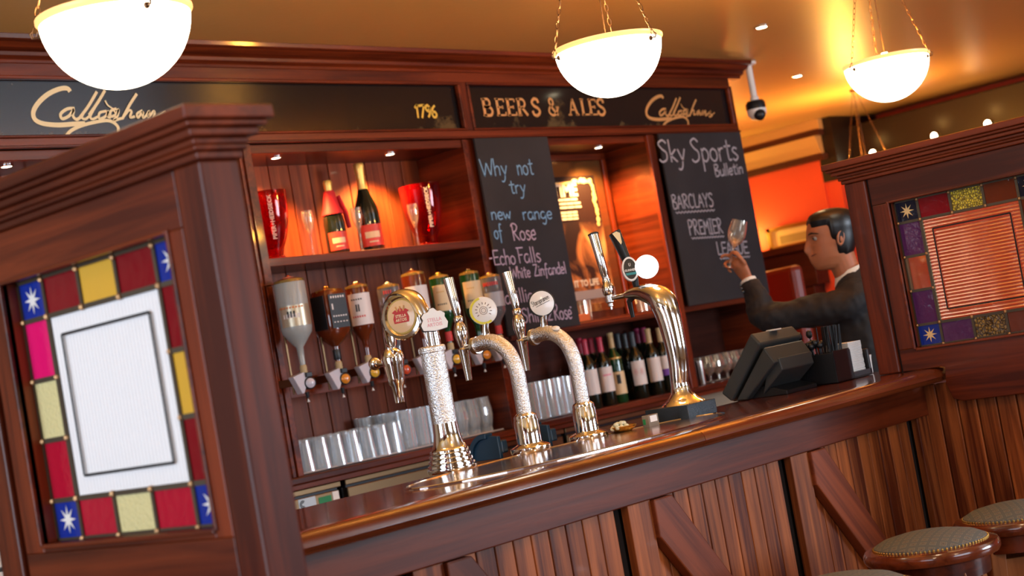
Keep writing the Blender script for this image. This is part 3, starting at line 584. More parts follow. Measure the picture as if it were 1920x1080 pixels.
g = G(); w_on(g, 'BRING IT TO LIFE', 1084, 533, 12, 5.06, .95, .002); g.ob('white_headline', PPR, po)
a = ay(1100, 560, 5.058); G().box(5.8, 6.3, 5.058, 5.061, 1.625, 1.67).ob('grey_band', mat('grey_band', (.2, .2, .24), .4), po)
g = G(); q = ay(1100, 350, 5.059)
for i in range(26):
    zz = 2.225 if i < 11 else 2.225-(i-10)*.015; xx = 6.13+i*.013 if i < 11 else 6.27
    g.ball((xx+random.uniform(-.006, .006), 5.06, zz+random.uniform(-.006, .006)), random.uniform(.008, .016), 6, (1, .1, 1))
g.box(5.98, 6.13, 5.058, 5.061, 2.212, 2.222); g.ob('foliage_border', mat('pale_gold_print', (.7, .5, .2), .5), po)
# ================================================================ NEAR / FAR PARTITIONS
def star(g, X, y, z, r, n=8):
    pts = []
    for i in range(2*n):
        a = PI*i/n+PI/2; rr = r if i % 2 == 0 else r*.33; pts.append((y+rr*math.cos(a), z+rr*math.sin(a)))
    g.add([(X, y, z)]+[(X, a, b) for a, b in pts], [(0, i+1, (i+1) % (2*n)+1) for i in range(2*n)])
def partition(Xf, label, panes, center, cm, starm, oz0):
    e = E_('glazed_partition', (Xf+.035, 2.15, 0), label, 'partition'); Xb = Xf+.07
    B('post', WZ, Xf, Xb, 2.448, 2.52, 1.151, 1.752, e, .004); B('post', WZ, Xf, Xb, 1.792, 1.857, .0, 1.752, e, .004)
    xs, xe = Xf+.006, Xb-.006
    g = G().prism([(1.865, 1.218), (1.865, 1.042), (2.262, 1.042), (2.292, 1.052), (2.306, 1.10), (2.30, 1.15), (2.312, 1.1515), (2.44, 1.1515), (2.44, 1.218)], 'yz', xs, xe); g.ob('bottom_rail', WY, e, bevel=.002)
    B('top_rail', WY, xs, xe, 1.865, 2.44, 1.668, 1.752, e, .002)
    B('stile', WZ, xs, xe, 2.382, 2.44, 1.218, 1.668, e, .002); B('stile', WZ, xs, xe, 1.865, 1.906, 1.218, 1.668, e, .002)
    if oz0 > 1.22: B('sub_rail', WY, xs, xe, 1.906, 2.382, 1.218, oz0, e, .002)
    B('post_groove', GAP, Xf+.014, Xb-.014, 2.44, 2.448, 1.151, 1.752, e, 0); B('post_groove', GAP, Xf+.014, Xb-.014, 1.857, 1.865, 1.0, 1.752, e, 0)
    g = G()      # mitred cap moulding: stack of stepped slabs
    for z0, z1, o in ((1.752, 1.764, .006), (1.764, 1.772, .012), (1.772, 1.782, .014), (1.782, 1.794, .026), (1.794, 1.803, .036), (1.803, 1.823, .044)):
        g.box(Xf-o, Xb+o, 1.792-o, 2.52+o, z0, z1)
    g.ob('cap_moulding', WY, e, bevel=.003)
    g = G().box(xs-.004, xs+.012, 1.898, 1.906, oz0-.004, 1.672).box(xs-.004, xs+.012, 2.382, 2.390, oz0-.004, 1.672).box(xs-.004, xs+.012, 1.906, 2.382, oz0-.008, oz0).box(xs-.004, xs+.012, 1.906, 2.382, 1.666, 1.672); g.ob('glazing_bead', WY, e, bevel=.002)
    # leaded lights
    Xg = Xf+.038; y1, y0 = 2.382, 1.906; z1, z0 = 1.666, oz0; cw = .078; rh = .066; W_ = (y1-y0-2*cw)/3; H_ = (z1-z0-2*rh)/3
    ys = [y1, y1-cw, y1-cw-W_, y1-cw-2*W_, y0+cw, y0]; zs = [z1, z1-rh, z1-rh-H_, z1-rh-2*H_, z0+rh, z0]; c = .003
    def pn(i, j, m, i2=None, j2=None):
        i2 = i2 or i+1; j2 = j2 or j+1; return G().box(Xg-.002, Xg+.002, ys[i2]+c, ys[i]-c, zs[j2]+c, zs[j]-c).ob('pane', m, e)
    for (i, j), m in panes.items():
        if m is None: continue
        o = pn(i, j, m)
        if (i in (0, 4)) and (j in (0, 4)):
            g = G(); star(g, Xg-.003, (ys[i]+ys[i+1])/2, (zs[j]+zs[j+1])/2, .024); g.ob('star', starm, o)
    came = G(); w = .004
    for k, y in enumerate(ys):
        if k in (0, 5): came.box(Xg-.005, Xg+.005, y-w, y+w, z0, z1)
        elif k in (1, 4): came.box(Xg-.005, Xg+.005, y-w, y+w, z0, z1)
        else: came.box(Xg-.005, Xg+.005, y-w, y+w, zs[1], z1).box(Xg-.005, Xg+.005, y-w, y+w, z0, zs[4])
    for k, z in enumerate(zs):
        if k in (0, 1, 4, 5): came.box(Xg-.005, Xg+.005, y0, y1, z-w, z+w)
        else: came.box(Xg-.005, Xg+.005, ys[1], y1, z-w, z+w).box(Xg-.005, Xg+.005, y0, ys[4], z-w, z+w)
    came.ob('lead_came', LEAD, e)
    g = G()
    for k in (1, 2, 3, 4):
        for z in (z1, zs[1], zs[4], z0): g.ball((Xg-.005, ys[k], z-(.004 if z == z1 else 0)), .006, 6)
    for k in (1, 2, 3, 4):
        for y in (y1-.004, ys[1], ys[4]): g.ball((Xg-.005, y, zs[k]), .005, 6)
    g.ob('solder_joints', SOLDER, e, True)
    ya, yb, za, zb = ys[1]-c, ys[4]+c, zs[4]+c, zs[1]-c; g = G()
    if center == 'h':
        n = 30; pts = []
        for i in range(n*6+1): z = za+(zb-za)*i/(n*6); pts.append((Xg-.0035*abs(math.sin(PI*i/6)), z))
        m_ = len(pts); g.add([(x, ya, z) for x, z in pts]+[(x, yb, z) for x, z in pts], [(i, i+1, i+1+m_, i+m_) for i in range(m_-1)])
    else:
        n = 34; pts = []
        for i in range(n*4+1): y = yb+(ya-yb)*i/(n*4); pts.append((Xg-.0012*abs(math.sin(PI*i/4)), y))
        m_ = len(pts); g.add([(x, y, za) for x, y in pts]+[(x, y, zb) for x, y in pts], [(i, i+1, i+1+m_, i+m_) for i in range(m_-1)])
    cp = g.ob('centre_pane', cm, e, True)
    g = G(); i_ = .032; w = .0022
    for a, b, s_, t in ((ya-i_-w, ya-i_+w, za+i_, zb-i_), (yb+i_-w, yb+i_+w, za+i_, zb-i_), (yb+i_, ya-i_, za+i_-w, za+i_+w), (yb+i_, ya-i_, zb-i_-w, zb-i_+w)): g.box(Xg-.0055, Xg-.0045, a, b, s_, t)
    g.ob('black_line_border', BLKM, cp)
    # boarded panel below
    n = 9; wd = (2.43-1.865)/n
    for i in range(n): B('panel_board', PZ, Xf+.05, Xf+.064, 1.865+i*wd+.002, 1.865+(i+1)*wd-.002, .12, 1.042 if i < 7 else 1.10, e, .003)
    B('panel_backing', GAP, Xf+.064, Xf+.068, 1.865, 2.40, .12, 1.09, e, 0); B('plinth_rail', WY, xs, xe, 1.865, 2.39, 0, .12, e)
    return e
L_ = {(0, 0): PB, (1, 0): PR, (2, 0): PY, (3, 0): PR, (4, 0): PB, (4, 1): PR, (4, 2): PY, (4, 3): PR, (4, 4): PB, (3, 4): PRB, (2, 4): PYW, (1, 4): PRB, (0, 4): PB, (0, 1): PPK, (0, 2): PYW, (0, 3): PRB}
partition(1.364, 'near left mahogany partition with white centre pane and coloured leaded border', L_, 'v', PW, STAR, 1.233)
R_ = {(0, 0): PK, (1, 0): PR, (2, 0): PYC, (3, 0): PBR, (4, 0): PK, (4, 1): PBR, (4, 2): PAM, (4, 3): PBR, (4, 4): PK, (3, 4): PBR, (2, 4): PAM, (1, 4): PPU, (0, 4): PB, (0, 1): PPU, (0, 2): RIB, (0, 3): PPU}
partition(4.347, 'right mahogany partition with reeded centre pane standing over the counter end', R_, 'h', RIB, STARG, 1.218)
# ================================================================ COUNTER
ct = E_('bar_counter', (2.9, 2.6, 0), 'long polished mahogany bar counter with panelled front and diagonal braces', 'bar counter')
def nose(x0, x1):
    pr = [(2.375, 1.15), (2.345, 1.1495), (2.328, 1.145), (2.318, 1.134), (2.316, 1.122), (2.322, 1.112), (2.334, 1.106), (2.375, 1.104)]
    G().prism(pr, 'yz', x0, x1).ob('nosing', BX, ct, True)
nose(.6, 3.128); nose(3.130, 4.60)
B('counter_top', BX, .6, 4.60, 2.375, 2.83, 1.112, 1.150, ct, .003)
B('apron', WX, .6, 4.60, 2.405, 2.435, 1.008, 1.104, ct, .003)
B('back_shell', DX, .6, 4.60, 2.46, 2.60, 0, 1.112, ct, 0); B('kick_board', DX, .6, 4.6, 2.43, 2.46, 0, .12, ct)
stl = [.06+.711*k for k in range(1, 7)]
stl = [.79, 1.48, 2.195, 2.906, 3.620, 4.334]
for s_ in stl:
    B('stile', PZ, s_, s_+.088, 2.412, 2.435, .12, 1.008, ct, .002); B('stile_shadow_gap', GAP, s_-.028, s_, 2.442, 2.446, .12, 1.008, ct, 0)
B('bottom_rail', WX, .6, 4.6, 2.412, 2.435, .12, .22, ct, .002)
for k in range(len(stl)-1):
    a, b = stl[k]+.088, stl[k+1]-.028; n = 10; w = (b-a)/n
    for i in range(n): B('panel_board', PZ, a+i*w+.0015, a+(i+1)*w-.0015, 2.432, 2.445, .22, 1.008, ct, .0025)
    th = math.atan2(.70, .60); cth, sth = math.cos(th), math.sin(th); pg = [(0, 1.006), (0, .915), (b-a-.03, .225), (b-a, .225), (b-a, .325), (.075, 1.006)]
    br_ = G().prism([(x*cth-(z-1.0)*sth, x*sth+(z-1.0)*cth) for x, z in pg], 'xz', -.016, .016).ob('diagonal_brace', BRW, ct, bevel=.004, local=True)
    br_.location = (a-2.9, 2.416-2.6, 1.0); br_.rotation_euler = (0, th, 0)
B('panel_backing', GAP, .6, 4.6, 2.446, 2.46, .1, 1.05, ct, 0)
# drip tray
g = G(); cx, cy, A_, B_ = 2.99, 2.60, .58, .185; n = 64
g.prism([(cx+A_*math.cos(2*PI*i/n), cy+B_*math.sin(2*PI*i/n)) for i in range(n)], 'xy', 1.1502, 1.153)
g2 = G(); ring = [(cx+A_*math.cos(2*PI*i/n), cy+B_*math.sin(2*PI*i/n), 1.1535) for i in range(n+1)]; g2.tube(ring, .0018, 6, False)
dt = E_('drip_tray', (cx, cy, 1.15), 'long oval polished metal drip tray let into the counter under the taps', 'drip tray')
g.ob('tray_plate', TRAY, dt); g2.ob('raised_rim', CH, dt, True)
# ================================================================ BEER TOWERS (built pointing to +Y, local origin at the base)
BN = Vector((-.62, -.78, .05)).normalized()
def badge(e, c, n, r, th, rim, face, sx=1.0):
    q = Vector(n).to_track_quat('Z', 'Y'); c = Vector(c)
    def dsc(r0, r1, z0, z1, m, nm):
        g = G(); g.lathe([(.0001, z0), (r0, z0), (r1, z1*.6+z0*.4), (r1*.97, z1), (.0001, z1)], 28); g.v = [tuple(c+q @ Vector((v[0]*sx, v[1], v[2]))) for v in g.v]; return g.ob(nm, m, e, True, local=True)
    dsc(r*.75, r, -th, 0, rim, 'badge_rim'); f = dsc(r*.9, r*.9, 0, .0015, face, 'badge_face'); return f, (lambda p, h=.0022: tuple(c+q @ Vector((p.x, p.y, h))))
def tap(e, y, zc, X=0, hand=CH, top=.19, lean=.012):
    b = Vector((X, y, zc))
    G().lathe([(.0105, 0), (.0135, .012), (.0175, .03), (.0185, .045), (.015, .06), (.011, .068), (.013, .072), (.013, .082), (.010, .086)], 16, b).ob('tap_body', CH, e, True, local=True)
    G().tube([b+Vector((0, 0, .086)), b+Vector((0, 0, .10)), b+Vector((0, lean*.5, .14)), b+Vector((0, lean, top))], [.009, .0115, .0125, .0145], 14).ob('handle', hand, e, True, local=True)
    G().lathe([(.007, -.09), (.009, -.088), (.0145, -.015), (.0165, -.004), (.0125, .0)], 14, b).ob('nozzle', CH, e, True, local=True)
def swan(loc, label, kind):
    e = E_('beer_tap_tower', loc, label, 'beer tap', 'curved chrome beer taps')
    G().lathe([(.050, 0), (.053, .004), (.053, .014), (.047, .018), (.038, .021), (.034, .024)], 32).ob('base_flange', CH, e, True, local=True)
    G().lathe([(.0325, .022), (.0325, .083), (.0305, .086), (.030, .096), (.024, .101), (.021, .103)], 28).ob('sleeve', CH, e, True, local=True)
    path = spline([(0, 0, .10), (0, 0, .17), (0, .002, .215), (0, .018, .262), (0, .052, .293), (0, .092, .303), (0, .128, .298)], 5)
    G().tube(path, .0205, 20).ob('curved_pipe', CHW, e, True, local=True)
    G().lathe([(.0225, 0), (.0235, .003), (.0235, .012), (.018, .016), (.009, .02), (.008, .045)], 20, (0, .124, .298), ax_=(0, 1, -.05)).ob('spigot_collar', CH, e, True, local=True)
    tap(e, .178, .298)
    G().tube([(0, .088, .318), (0, .084, .34), (0, .080, .352)], [.011, .009, .009], 12).ob('badge_stem', CH, e, True, local=True)
    q = BN; c = Vector((-.004, .078, .384))
    G().lathe([(.0001, -.04), (.012, -.036), (.024, -.012), (.034, 0)], 22, c-q*.002, ax_=tuple(q)).ob('badge_cup', CH, e, True, local=True)
    if kind == 'y':
        f, pl = badge(e, c, q, .0375, .008, CHROMEW, CHROMEW)
        g = G(); pts = [Vector((.0335*math.cos(a), .0335*math.sin(a))) for a in [math.radians(100+200*i/20) for i in range(21)]]; ribbon(g, pts, .006, lambda p: pl(p)); g.ob('yellow_crescent', YEL, e, True, local=True)
        g = G()
        for i in range(11):
            a = math.radians(215-25*i); d = Vector((math.cos(a), math.sin(a))); ribbon(g, [d*.0165, d*.0225], .0022, pl)
        for rr in (.006, .0105): ribbon(g, [Vector((rr*math.cos(t*PI/8), rr*math.sin(t*PI/8))) for t in range(17)], .0012, pl)
        g.ob('badge_print', mat('badge_grey_print', (.25, .2, .2), .5), e, local=True)
    else:
        f, pl = badge(e, c, q, .0375, .008, BLK, CHROMEW)
        g = G(); k = .33; rot = lambda p: pl(Vector((p.x*.95-p.y*.3-.027, p.x*.3+p.y*.95-.006)))
        strokes(g, 'Staropramen', .053, .014, .0011, rot); ribbon(g, [Vector((.008, -.005)), Vector((.05, -.005))], .0012, rot); g.ob('badge_script', BLKM, e, local=True)
        G().lathe([(.0001, .003), (.010, .001), (.011, 0)], 16, (-.008, .040, .3105), ax_=(-.35, -.5, .85)).ob('pipe_medallion', CHROMEW, e, True, local=True)
    return e
swan((3.018, 2.79, 1.153), 'curved chrome beer tap with yellow and white round badge, left of the matching one', 'y')
swan((3.235, 2.775, 1.15), 'curved chrome beer tap with white script badge beside the dark blue holder', 's')
# straight tower with hoop
t1 = E_('beer_tap_tower', (2.74, 2.803, 1.153), 'straight chrome beer tower topped by a hoop holding a cream oval lens badge', 'beer tap')
pr = [(.060, 0), (.063, .004), (.063, .010)]
for i in range(4): r_ = .060-.0035*i; z_ = .011+.0115*i; pr += [(r_-.004, z_), (r_, z_+.003), (r_-.0005, z_+.008), (r_-.005, z_+.010)]
pr += [(.042, .060), (.037, .072), (.033, .092), (.031, .12)]
G().lathe(pr, 36).ob('ringed_base', CH, t1, True, local=True)
G().lathe([(.031, .12), (.031, .295), (.0345, .297), (.0345, .308), (.031, .312), (.0001, .313)], 28).ob('column', CHW, t1, True, local=True)
G().lathe([(.016, .31), (.016, .36), (.013, .362)], 16, (0, -.012, 0)).ob('badge_stem', CH, t1, True, local=True)
hp = [(0, 0, .31), (0, .004, .36), (0, .010, .40), (0, .028, .437), (0, .060, .456), (0, .096, .452), (0, .125, .425), (0, .139, .385), (0, .143, .34), (0, .144, .325)]
hs = spline(hp, 5); g = G(); pts = [Vector(p) for p in hs]; vs = []; fs = []; n = len(pts)
for i, p in enumerate(pts):
    t = (pts[min(i+1, n-1)]-pts[max(i-1, 0)]).normalized(); nn = Vector((0, -t.z, t.y)); w = .017*math.sin(PI*min(1, max(0, i/(n-1))))**.6+.010; th = .0095
    for a in range(10): an = 2*PI*a/10; vs.append(p+nn*math.sin(an)*th+Vector((1, 0, 0))*math.cos(an)*w)
for i in range(n-1):
    for a in range(10): b = (a+1) % 10; fs.append((i*10+a, i*10+b, (i+1)*10+b, (i+1)*10+a))
g.add(vs, fs); g.ob('hoop', CH, t1, True, local=True)
cN = Vector((-.97, -.22, .05)).normalized(); cC = Vector((-.018, .066, .398))
G().lathe([(.0001, -.05), (.034, -.045), (.052, -.014), (.060, 0), (.057, .005), (.049, .006), (.043, .0005)], 32, cC, ax_=tuple(cN)).ob('lens_cup', CH, t1, True, local=True)
f, pl = badge(t1, cC+cN*.003, cN, .045, .003, BRASS, CREAM)
g = G(); sh = [(-.022, -.016), (.022, -.016), (.024, -.004), (.019, .008), (.026, .012), (.016, .018), (.008, .016), (0, .024), (-.008, .016), (-.016, .018), (-.026, .012), (-.019, .008), (-.024, -.004)]
g.add([pl(Vector((0, 0)), .0025)]+[pl(Vector(p), .0025) for p in sh], [(0, i+1, (i+1) % len(sh)+1) for i in range(len(sh))]); g.ob('red_cartouche', RED, t1, local=True)
g = G(); ftext(g, 'STELLA', .0105, lambda p: pl(p+Vector((0, .001)), .0032), .95, .0002); ftext(g, 'ARTOIS', .0105, lambda p: pl(p+Vector((0, -.009)), .0032), .95, .0002); g.ob('badge_lettering', mat('badge_cream_letters', (.9, .75, .5), .5), t1, local=True)
g = G(); 
for k in (-1, 0, 1): ribbon(g, [Vector((k*.009, .013)), Vector((k*.013, .026))], .004, lambda p: pl(p, .003))
g.ob('gold_crest', GOLDP, t1, local=True)
# shaped badge towards the customer
q = Vector((-.55, -.83, .05)).normalized(); c = Vector((-.012, -.036, .372)); Q = q.to_track_quat('Z', 'Y')
sh = [(-.030, -.022), (0, -.026), (.030, -.022), (.034, -.008), (.028, .006), (.030, .014), (.020, .022), (.012, .022), (.004, .031), (-.006, .030), (-.012, .022), (-.022, .021), (-.030, .012), (-.027, .004), (-.034, -.008)]
def plate(sh, k, z0, z1, m, nm):
    n = len(sh); g = G(); g.add([c+Q @ Vector((x*k, y*k, z0)) for x, y in sh]+[c+Q @ Vector((x*k, y*k, z1)) for x, y in sh], [tuple(range(n)), tuple(range(n, 2*n))]+[(i, i+n, (i+1) % n+n, (i+1) % n) for i in range(n)]); return g.ob(nm, m, t1, local=True, bevel=.0012)
plate(sh, 1.04, -.016, 0, BLK, 'shaped_badge_back'); plate(sh, 1.0, 0, .003, CHROMEW, 'shaped_badge')
g = G(); plq = lambda p: tuple(c+Q @ Vector((p.x, p.y, .0036))); ftext(g, 'STELLA', .0125, lambda p: plq(p+Vector((.001, .0015))), .9); ftext(g, 'ARTOIS', .0125, lambda p: plq(p+Vector((0, -.0105))), .9); g.box(0, 0, 0, 0, 0, 0) if False else None; g.ob('pink_badge_lettering', PINK, t1, local=True)
G().lathe([(.011, -.095), (.013, -.093), (.0155, -.052), (.021, -.045), (.023, -.03), (.026, .0), (.030, .018), (.027, .034), (.016, .045), (.010, .047)], 22, (0, .146, .280)).ob('tap_body', CH, t1, True, local=True)
G().tube([(0, .146, .290), (0, .19, .292), (0, .205, .293)], [.006, .006, .010], 10).ob('handle', CH, t1, True, local=True)
G().ball((0, .215, .295), .017, 12).ob('lever_knob', CH, t1, True, local=True)
# stout tower
PX, PY_ = 3.56, 2.70
t4 = E_('beer_tap_tower', (3.83, 2.86, 1.15), 'tall flared chrome stout tap on a black plinth with oval black and white badge', 'beer tap')
def t4p(px, py): v = ax(px, py, 3.83); return v-Vector(t4.location)
b0 = az(1293, 786, 1.15); 
G().box(b0.x, b0.x+.135, b0.y, b0.y+.15, 1.15, 1.190).ob('plinth', mat('sparkle_black_stone', (.02, .035, .05), .25, bump=.5, bscale=500), t4, bevel=.002)
t4b = Vector((b0.x+.080, b0.y+.072, 1.15))-Vector(t4.location); dx = t4b.x; dy = t4b.y
G().lathe([(.064, .040), (.061, .044), (.048, .052), (.038, .062), (.030, .072), (.0265, .092), (.026, .11)], 4*8, (dx, dy, 0)).ob('flared_foot', CH, t4, True, local=True)
Xt = t4.location.x+dx
def tp(px, py): v = ax(px, py, Xt); return v-Vector(t4.location)
foot = Vector((dx, dy, .10))
pts = spline([foot, tp(1272, 676), tp(1264, 632), tp(1253, 590), tp(1240, 562), tp(1218, 551), tp(1196, 549), tp(1172, 553)], 5); n = len(pts)
rad = []
for i in range(n):
    t = i/(n-1); rad.append(.026+.013*min(1, t/.5) if t < .55 else .039-.030*((t-.55)/.45)**1.2)
G().tube(pts, rad, 22).ob('curved_column', CH, t4, True, local=True)
g = G(); cQ = Vector((-.70, -.70, .1)).normalized()
m0 = tp(1262, 640)+cQ*.034
for k in range(9):
    zz = -.06+k*.012; ribbon(g, [Vector((-.004, zz)), Vector((.005, zz+.008)), Vector((-.002, zz+.012))], .0018, lambda p: tuple(m0+Vector((-.707, .707, 0))*(-p.x*1.5)+Vector((0, .0, p.y))))
g.ob('engraved_script', mat('engraving', (.25, .35, .5), .3, .6), t4, local=True)
ti = tp(1143, 560)
G().tube([tp(1176, 553), ti+Vector((0, 0, .0))], [.009, .006], 12).ob('spigot', CH, t4, True, local=True)
G().lathe([(.0035, -.032), (.0035, -.024), (.008, -.022), (.008, -.014), (.0125, -.010), (.0125, .010), (.016, .014), (.0185, .026), (.0165, .040), (.0125, .045), (.0125, .058), (.010, .060)], 18, ti).ob('tap_body', CH, t4, True, local=True)
hb = ti+Vector((0, 0, .055)); ht = tp(1112, 438)
G().tube([hb, hb.lerp(ht, .12), hb.lerp(ht, .14), hb.lerp(ht, .6), ht], [.010, .011, .0125, .0135, .0155], 16).ob('handle', CH, t4, True, local=True)
G().lathe([(.0162, -.004), (.0165, 0), (.010, .003), (.0001, .003)], 16, ht, ax_=tuple(ht-hb)).ob('handle_cap', BLK, t4, True, local=True)
s0 = tp(1190, 522); s1 = tp(1152, 436)
G().tube([s0+Vector((0, 0, -.03)), s0, s0.lerp(s1, .35), s0.lerp(s1, .7), s1], [.010, .013, .015, .019, .022], 14, flat=.45).ob('paddle_handle', BLK, t4, True, local=True)
hd = s0.lerp(s1, .86)+cQ*.014; g = G(); V2 = lambda p: tuple(hd+Vector((-.707*-1, -.707, 0))*p.x+(s1-s0).normalized()*p.y+cQ*.003)
g.add([V2(Vector(p)) for p in ((-.010, .016), (.004, .020), (.012, .014), (.006, -.016), (.001, -.022))], [(0, 1, 2, 3, 4)]); g.ob('harp_patch', CREAMP, t4, local=True)
bc = tp(1180, 507)+cQ*.024; Q = cQ.to_track_quat('Z', 'Y')
def oval(c, rx, ry, z0, z1, m, nm, n=28):
    sh = [(rx*math.cos(2*PI*i/n), ry*math.sin(2*PI*i/n)) for i in range(n)]; g = G(); g.add([c+Q @ Vector((x, y, z0)) for x, y in sh]+[c+Q @ Vector((x*.98, y*.98, z1)) for x, y in sh], [tuple(range(n)), tuple(range(n, 2*n))]+[(i, i+n, (i+1) % n+n, (i+1) % n) for i in range(n)]); return g.ob(nm, m, t4, True, local=True)
oval(bc, .0235, .036, -.008, .004, CHROMEW, 'oval_badge_rim'); oval(bc, .0185, .030, .004, .0052, BLK, 'oval_badge_face')
pq = lambda p, h=.0062: tuple(bc+Q @ Vector((p.x, p.y, h))); g = G(); ftext(g, 'GUINNESS', .0088, lambda p: pq(p+Vector((0, -.004))), .82, .0003)
strokes(g, 'U', .006, .009, .0013, lambda p: pq(p+Vector((-.003, .008)))); g.ob('badge_lettering', WHT, t4, local=True)
g = G(); g.add([pq(Vector(p)) for p in ((-.014, -.018), (.014, -.018), (.0155, -.011), (-.0155, -.011))], [(0, 1, 2, 3)]); g.ob('teal_stripe', TEAL, t4, local=True)
G().tube([s0+Vector((0, 0, -.035)), tp(1180, 565), tp(1187, 595)], [.010, .009, .006], 12).ob('black_spout', BLK, t4, True, local=True)
wb = tp(1214, 498)-cQ*.02; G().lathe([(.0001, -.016), (.026, -.014), (.034, -.004), (.034, .004), (.028, .010), (.0001, .014)], 28, wb, ax_=tuple(cQ)).ob('lit_round_badge', LITW, t4, True, local=True)
G().tube([tp(1216, 532), tp(1217, 545)], [.010, .012], 12).ob('badge_stem', CHROMEW, t4, True, local=True)
# ================================================================ THINGS ON THE COUNTER
def arch(x, y, rz, label):
    e = E_('dip_holder', (x, y, 1.15), label, 'plastic holder', 'dark blue plastic holders'); e.rotation_euler = (0, 0, rz)
    def pts(r, k=1.0): return [(-r, 0)]+[(-r*math.cos(a), r*.95*math.sin(a)+.008) for a in [PI*.55*i/12 for i in range(13)]]+[(r*.75, .012+r*.80), (r*.75, 0)]
    G().prism([(p[0], p[1]) for p in pts(.058)], 'yz', -.006, .006).ob('side_plate', BLUEP, e, bevel=.002, local=True)
    o_ = [(-.064, 0)]+[(-.064*math.cos(a), .062*math.sin(a)+.008) for a in [PI*.55*i/12 for i in range(13)]]; i_ = [(-.050*math.cos(a), .048*math.sin(a)+.008) for a in [PI*.55*i/12 for i in range(13)]][::-1]+[(-.050, 0)]
    G().prism([(a, b) for a, b in o_+i_], 'yz', -.014, .014).ob('curved_lip', BLUEP, e, bevel=.002, local=True)
    G().box(-.03, -.006, -.005, .043, .012, .046).ob('block', BLUEP, e, bevel=.004, local=True)
for px, py, t in ((964, 857, 'dark blue plastic arched holder behind the yellow badged tap'), (1075, 832, 'dark blue plastic arched holder behind the script badged tap')):
    p = az(px, py, 1.15); arch(p.x, 2.888, PI, t)
e = E_('till_terminal', (4.0, 2.77, 1.15), 'dark grey till screen tilted back on the counter, seen from behind', 'till')
P4 = lambda l: [(ax(x, y, 4.0).y, max(1.152, ax(x, y, 4.0).z)) for x, y in l]
G().prism(P4([(1352, 738), (1407, 625), (1426, 645), (1372, 757)]), 'yz', 4.0, 4.235).ob('screen_bezel', GREY, e, bevel=.006)
G().prism(P4([(1377, 754), (1429, 652), (1450, 680), (1398, 757)]), 'yz', 4.008, 4.225).ob('rear_housing', GREY, e, bevel=.004)
G().prism([(2.80, 1.19), (2.735, 1.30), (2.700, 1.268), (2.765, 1.175)], 'yz', 4.05, 4.19).ob('vent_cover', BLK, e, bevel=.004)
G().prism([(2.70, 1.255), (2.66, 1.262), (2.655, 1.225), (2.74, 1.16)], 'yz', 4.03, 4.21).ob('port_housing', GREY, e, bevel=.003)
G().prism([(2.86, 1.15), (2.66, 1.15), (2.66, 1.162), (2.74, 1.185), (2.86, 1.162)], 'yz', 4.04, 4.21).ob('stand', BLK, e, bevel=.002)
G().box(4.10, 4.14, 2.705, 2.735, 1.345, 1.349).ob('sticker', PAPER, e)
e = E_('bar_caddy', (4.34, 2.69, 1.15), 'black open bar caddy box beside the till holding straws and stirrers', 'caddy')
cx0, cx1, cy0, cy1 = 4.255, 4.47, 2.612, 2.76
g = G().box(cx0, cx0+.004, cy0, cy1, 1.151, 1.246).box(cx0, cx0+.10, cy0, cy0+.004, 1.151, 1.250).box(cx0, cx0+.10, cy1-.004, cy1, 1.151, 1.246).box(cx0+.10, cx0+.104, cy0, cy1, 1.151, 1.246).box(cx0, cx1, cy0, cy1, 1.151, 1.155)
g.ob('box_walls', BLK, e, bevel=.0015); B('end_wall', BLK, cx1-.012, cx1, cy0, cy0+.06, 1.155, 1.235, e, .003); B('low_lip', BLK, cx0+.10, cx1, cy0, cy0+.004, 1.155, 1.172, e, .001)
n_ = G()
for i in range(26): o = random.uniform(-.002, .002); n_.box(4.372+o, 4.452+o, 2.625+o, 2.72+o, 1.157+i*.0042, 1.157+i*.0042+.003)
o = n_.ob('napkin_stack', PAPER, base=(4.41, 2.67, 1.157)); o['label'] = 'stack of white paper napkins standing in the right half of the black caddy'; o['category'] = 'napkins'
STR = 'black straws and stirrers in the caddy'
gs = G(); gs.tube([(0, 0, 0), (0, 0, .172)], .0022, 6); s0_ = gs.ob('drinking_straw', BLK, base=(0, 0, 0)); s0_['label'] = 'thin black straw standing in the right of the caddy box'; s0_['category'] = 'straw'; s0_['group'] = 'black straws in the caddy'
gs = G(); gs.tube([(0, 0, 0), (0, 0, .13)], .0018, 6); gs.lathe([(.0001, .125), (.008, .130), (.011, .138), (.008, .147), (.0001, .151)], 10); st0 = gs.ob('cocktail_stirrer', BLK, base=(0, 0, 0), smooth=True); st0['label'] = 'black round headed stirrer standing in the left of the caddy box'; st0['category'] = 'stirrer'; st0['group'] = 'black stirrers in the caddy'
for i in range(30):
    o = s0_ if i == 0 else s0_.copy(); 
    if i: COL.objects.link(o)
    x_ = cx0+.035+random.random()*.055; y_ = cy0+.012+random.random()*.06; o.location = (x_, y_, 1.157); o.rotation_euler = (random.uniform(-.06, .10), random.uniform(-.02, .10), 0)
for i in range(22):
    o = st0 if i == 0 else st0.copy(); 
    if i: COL.objects.link(o)
    x_ = cx0+.010+random.random()*.05; y_ = cy0+.05+random.random()*.08; o.location = (x_, y_, 1.157); k_ = 1.12 if i < 3 else .8+random.random()*.12; o.scale = (1, 1, k_); o.rotation_euler = (random.uniform(-.16, .02), random.uniform(-.12, .05), 0)
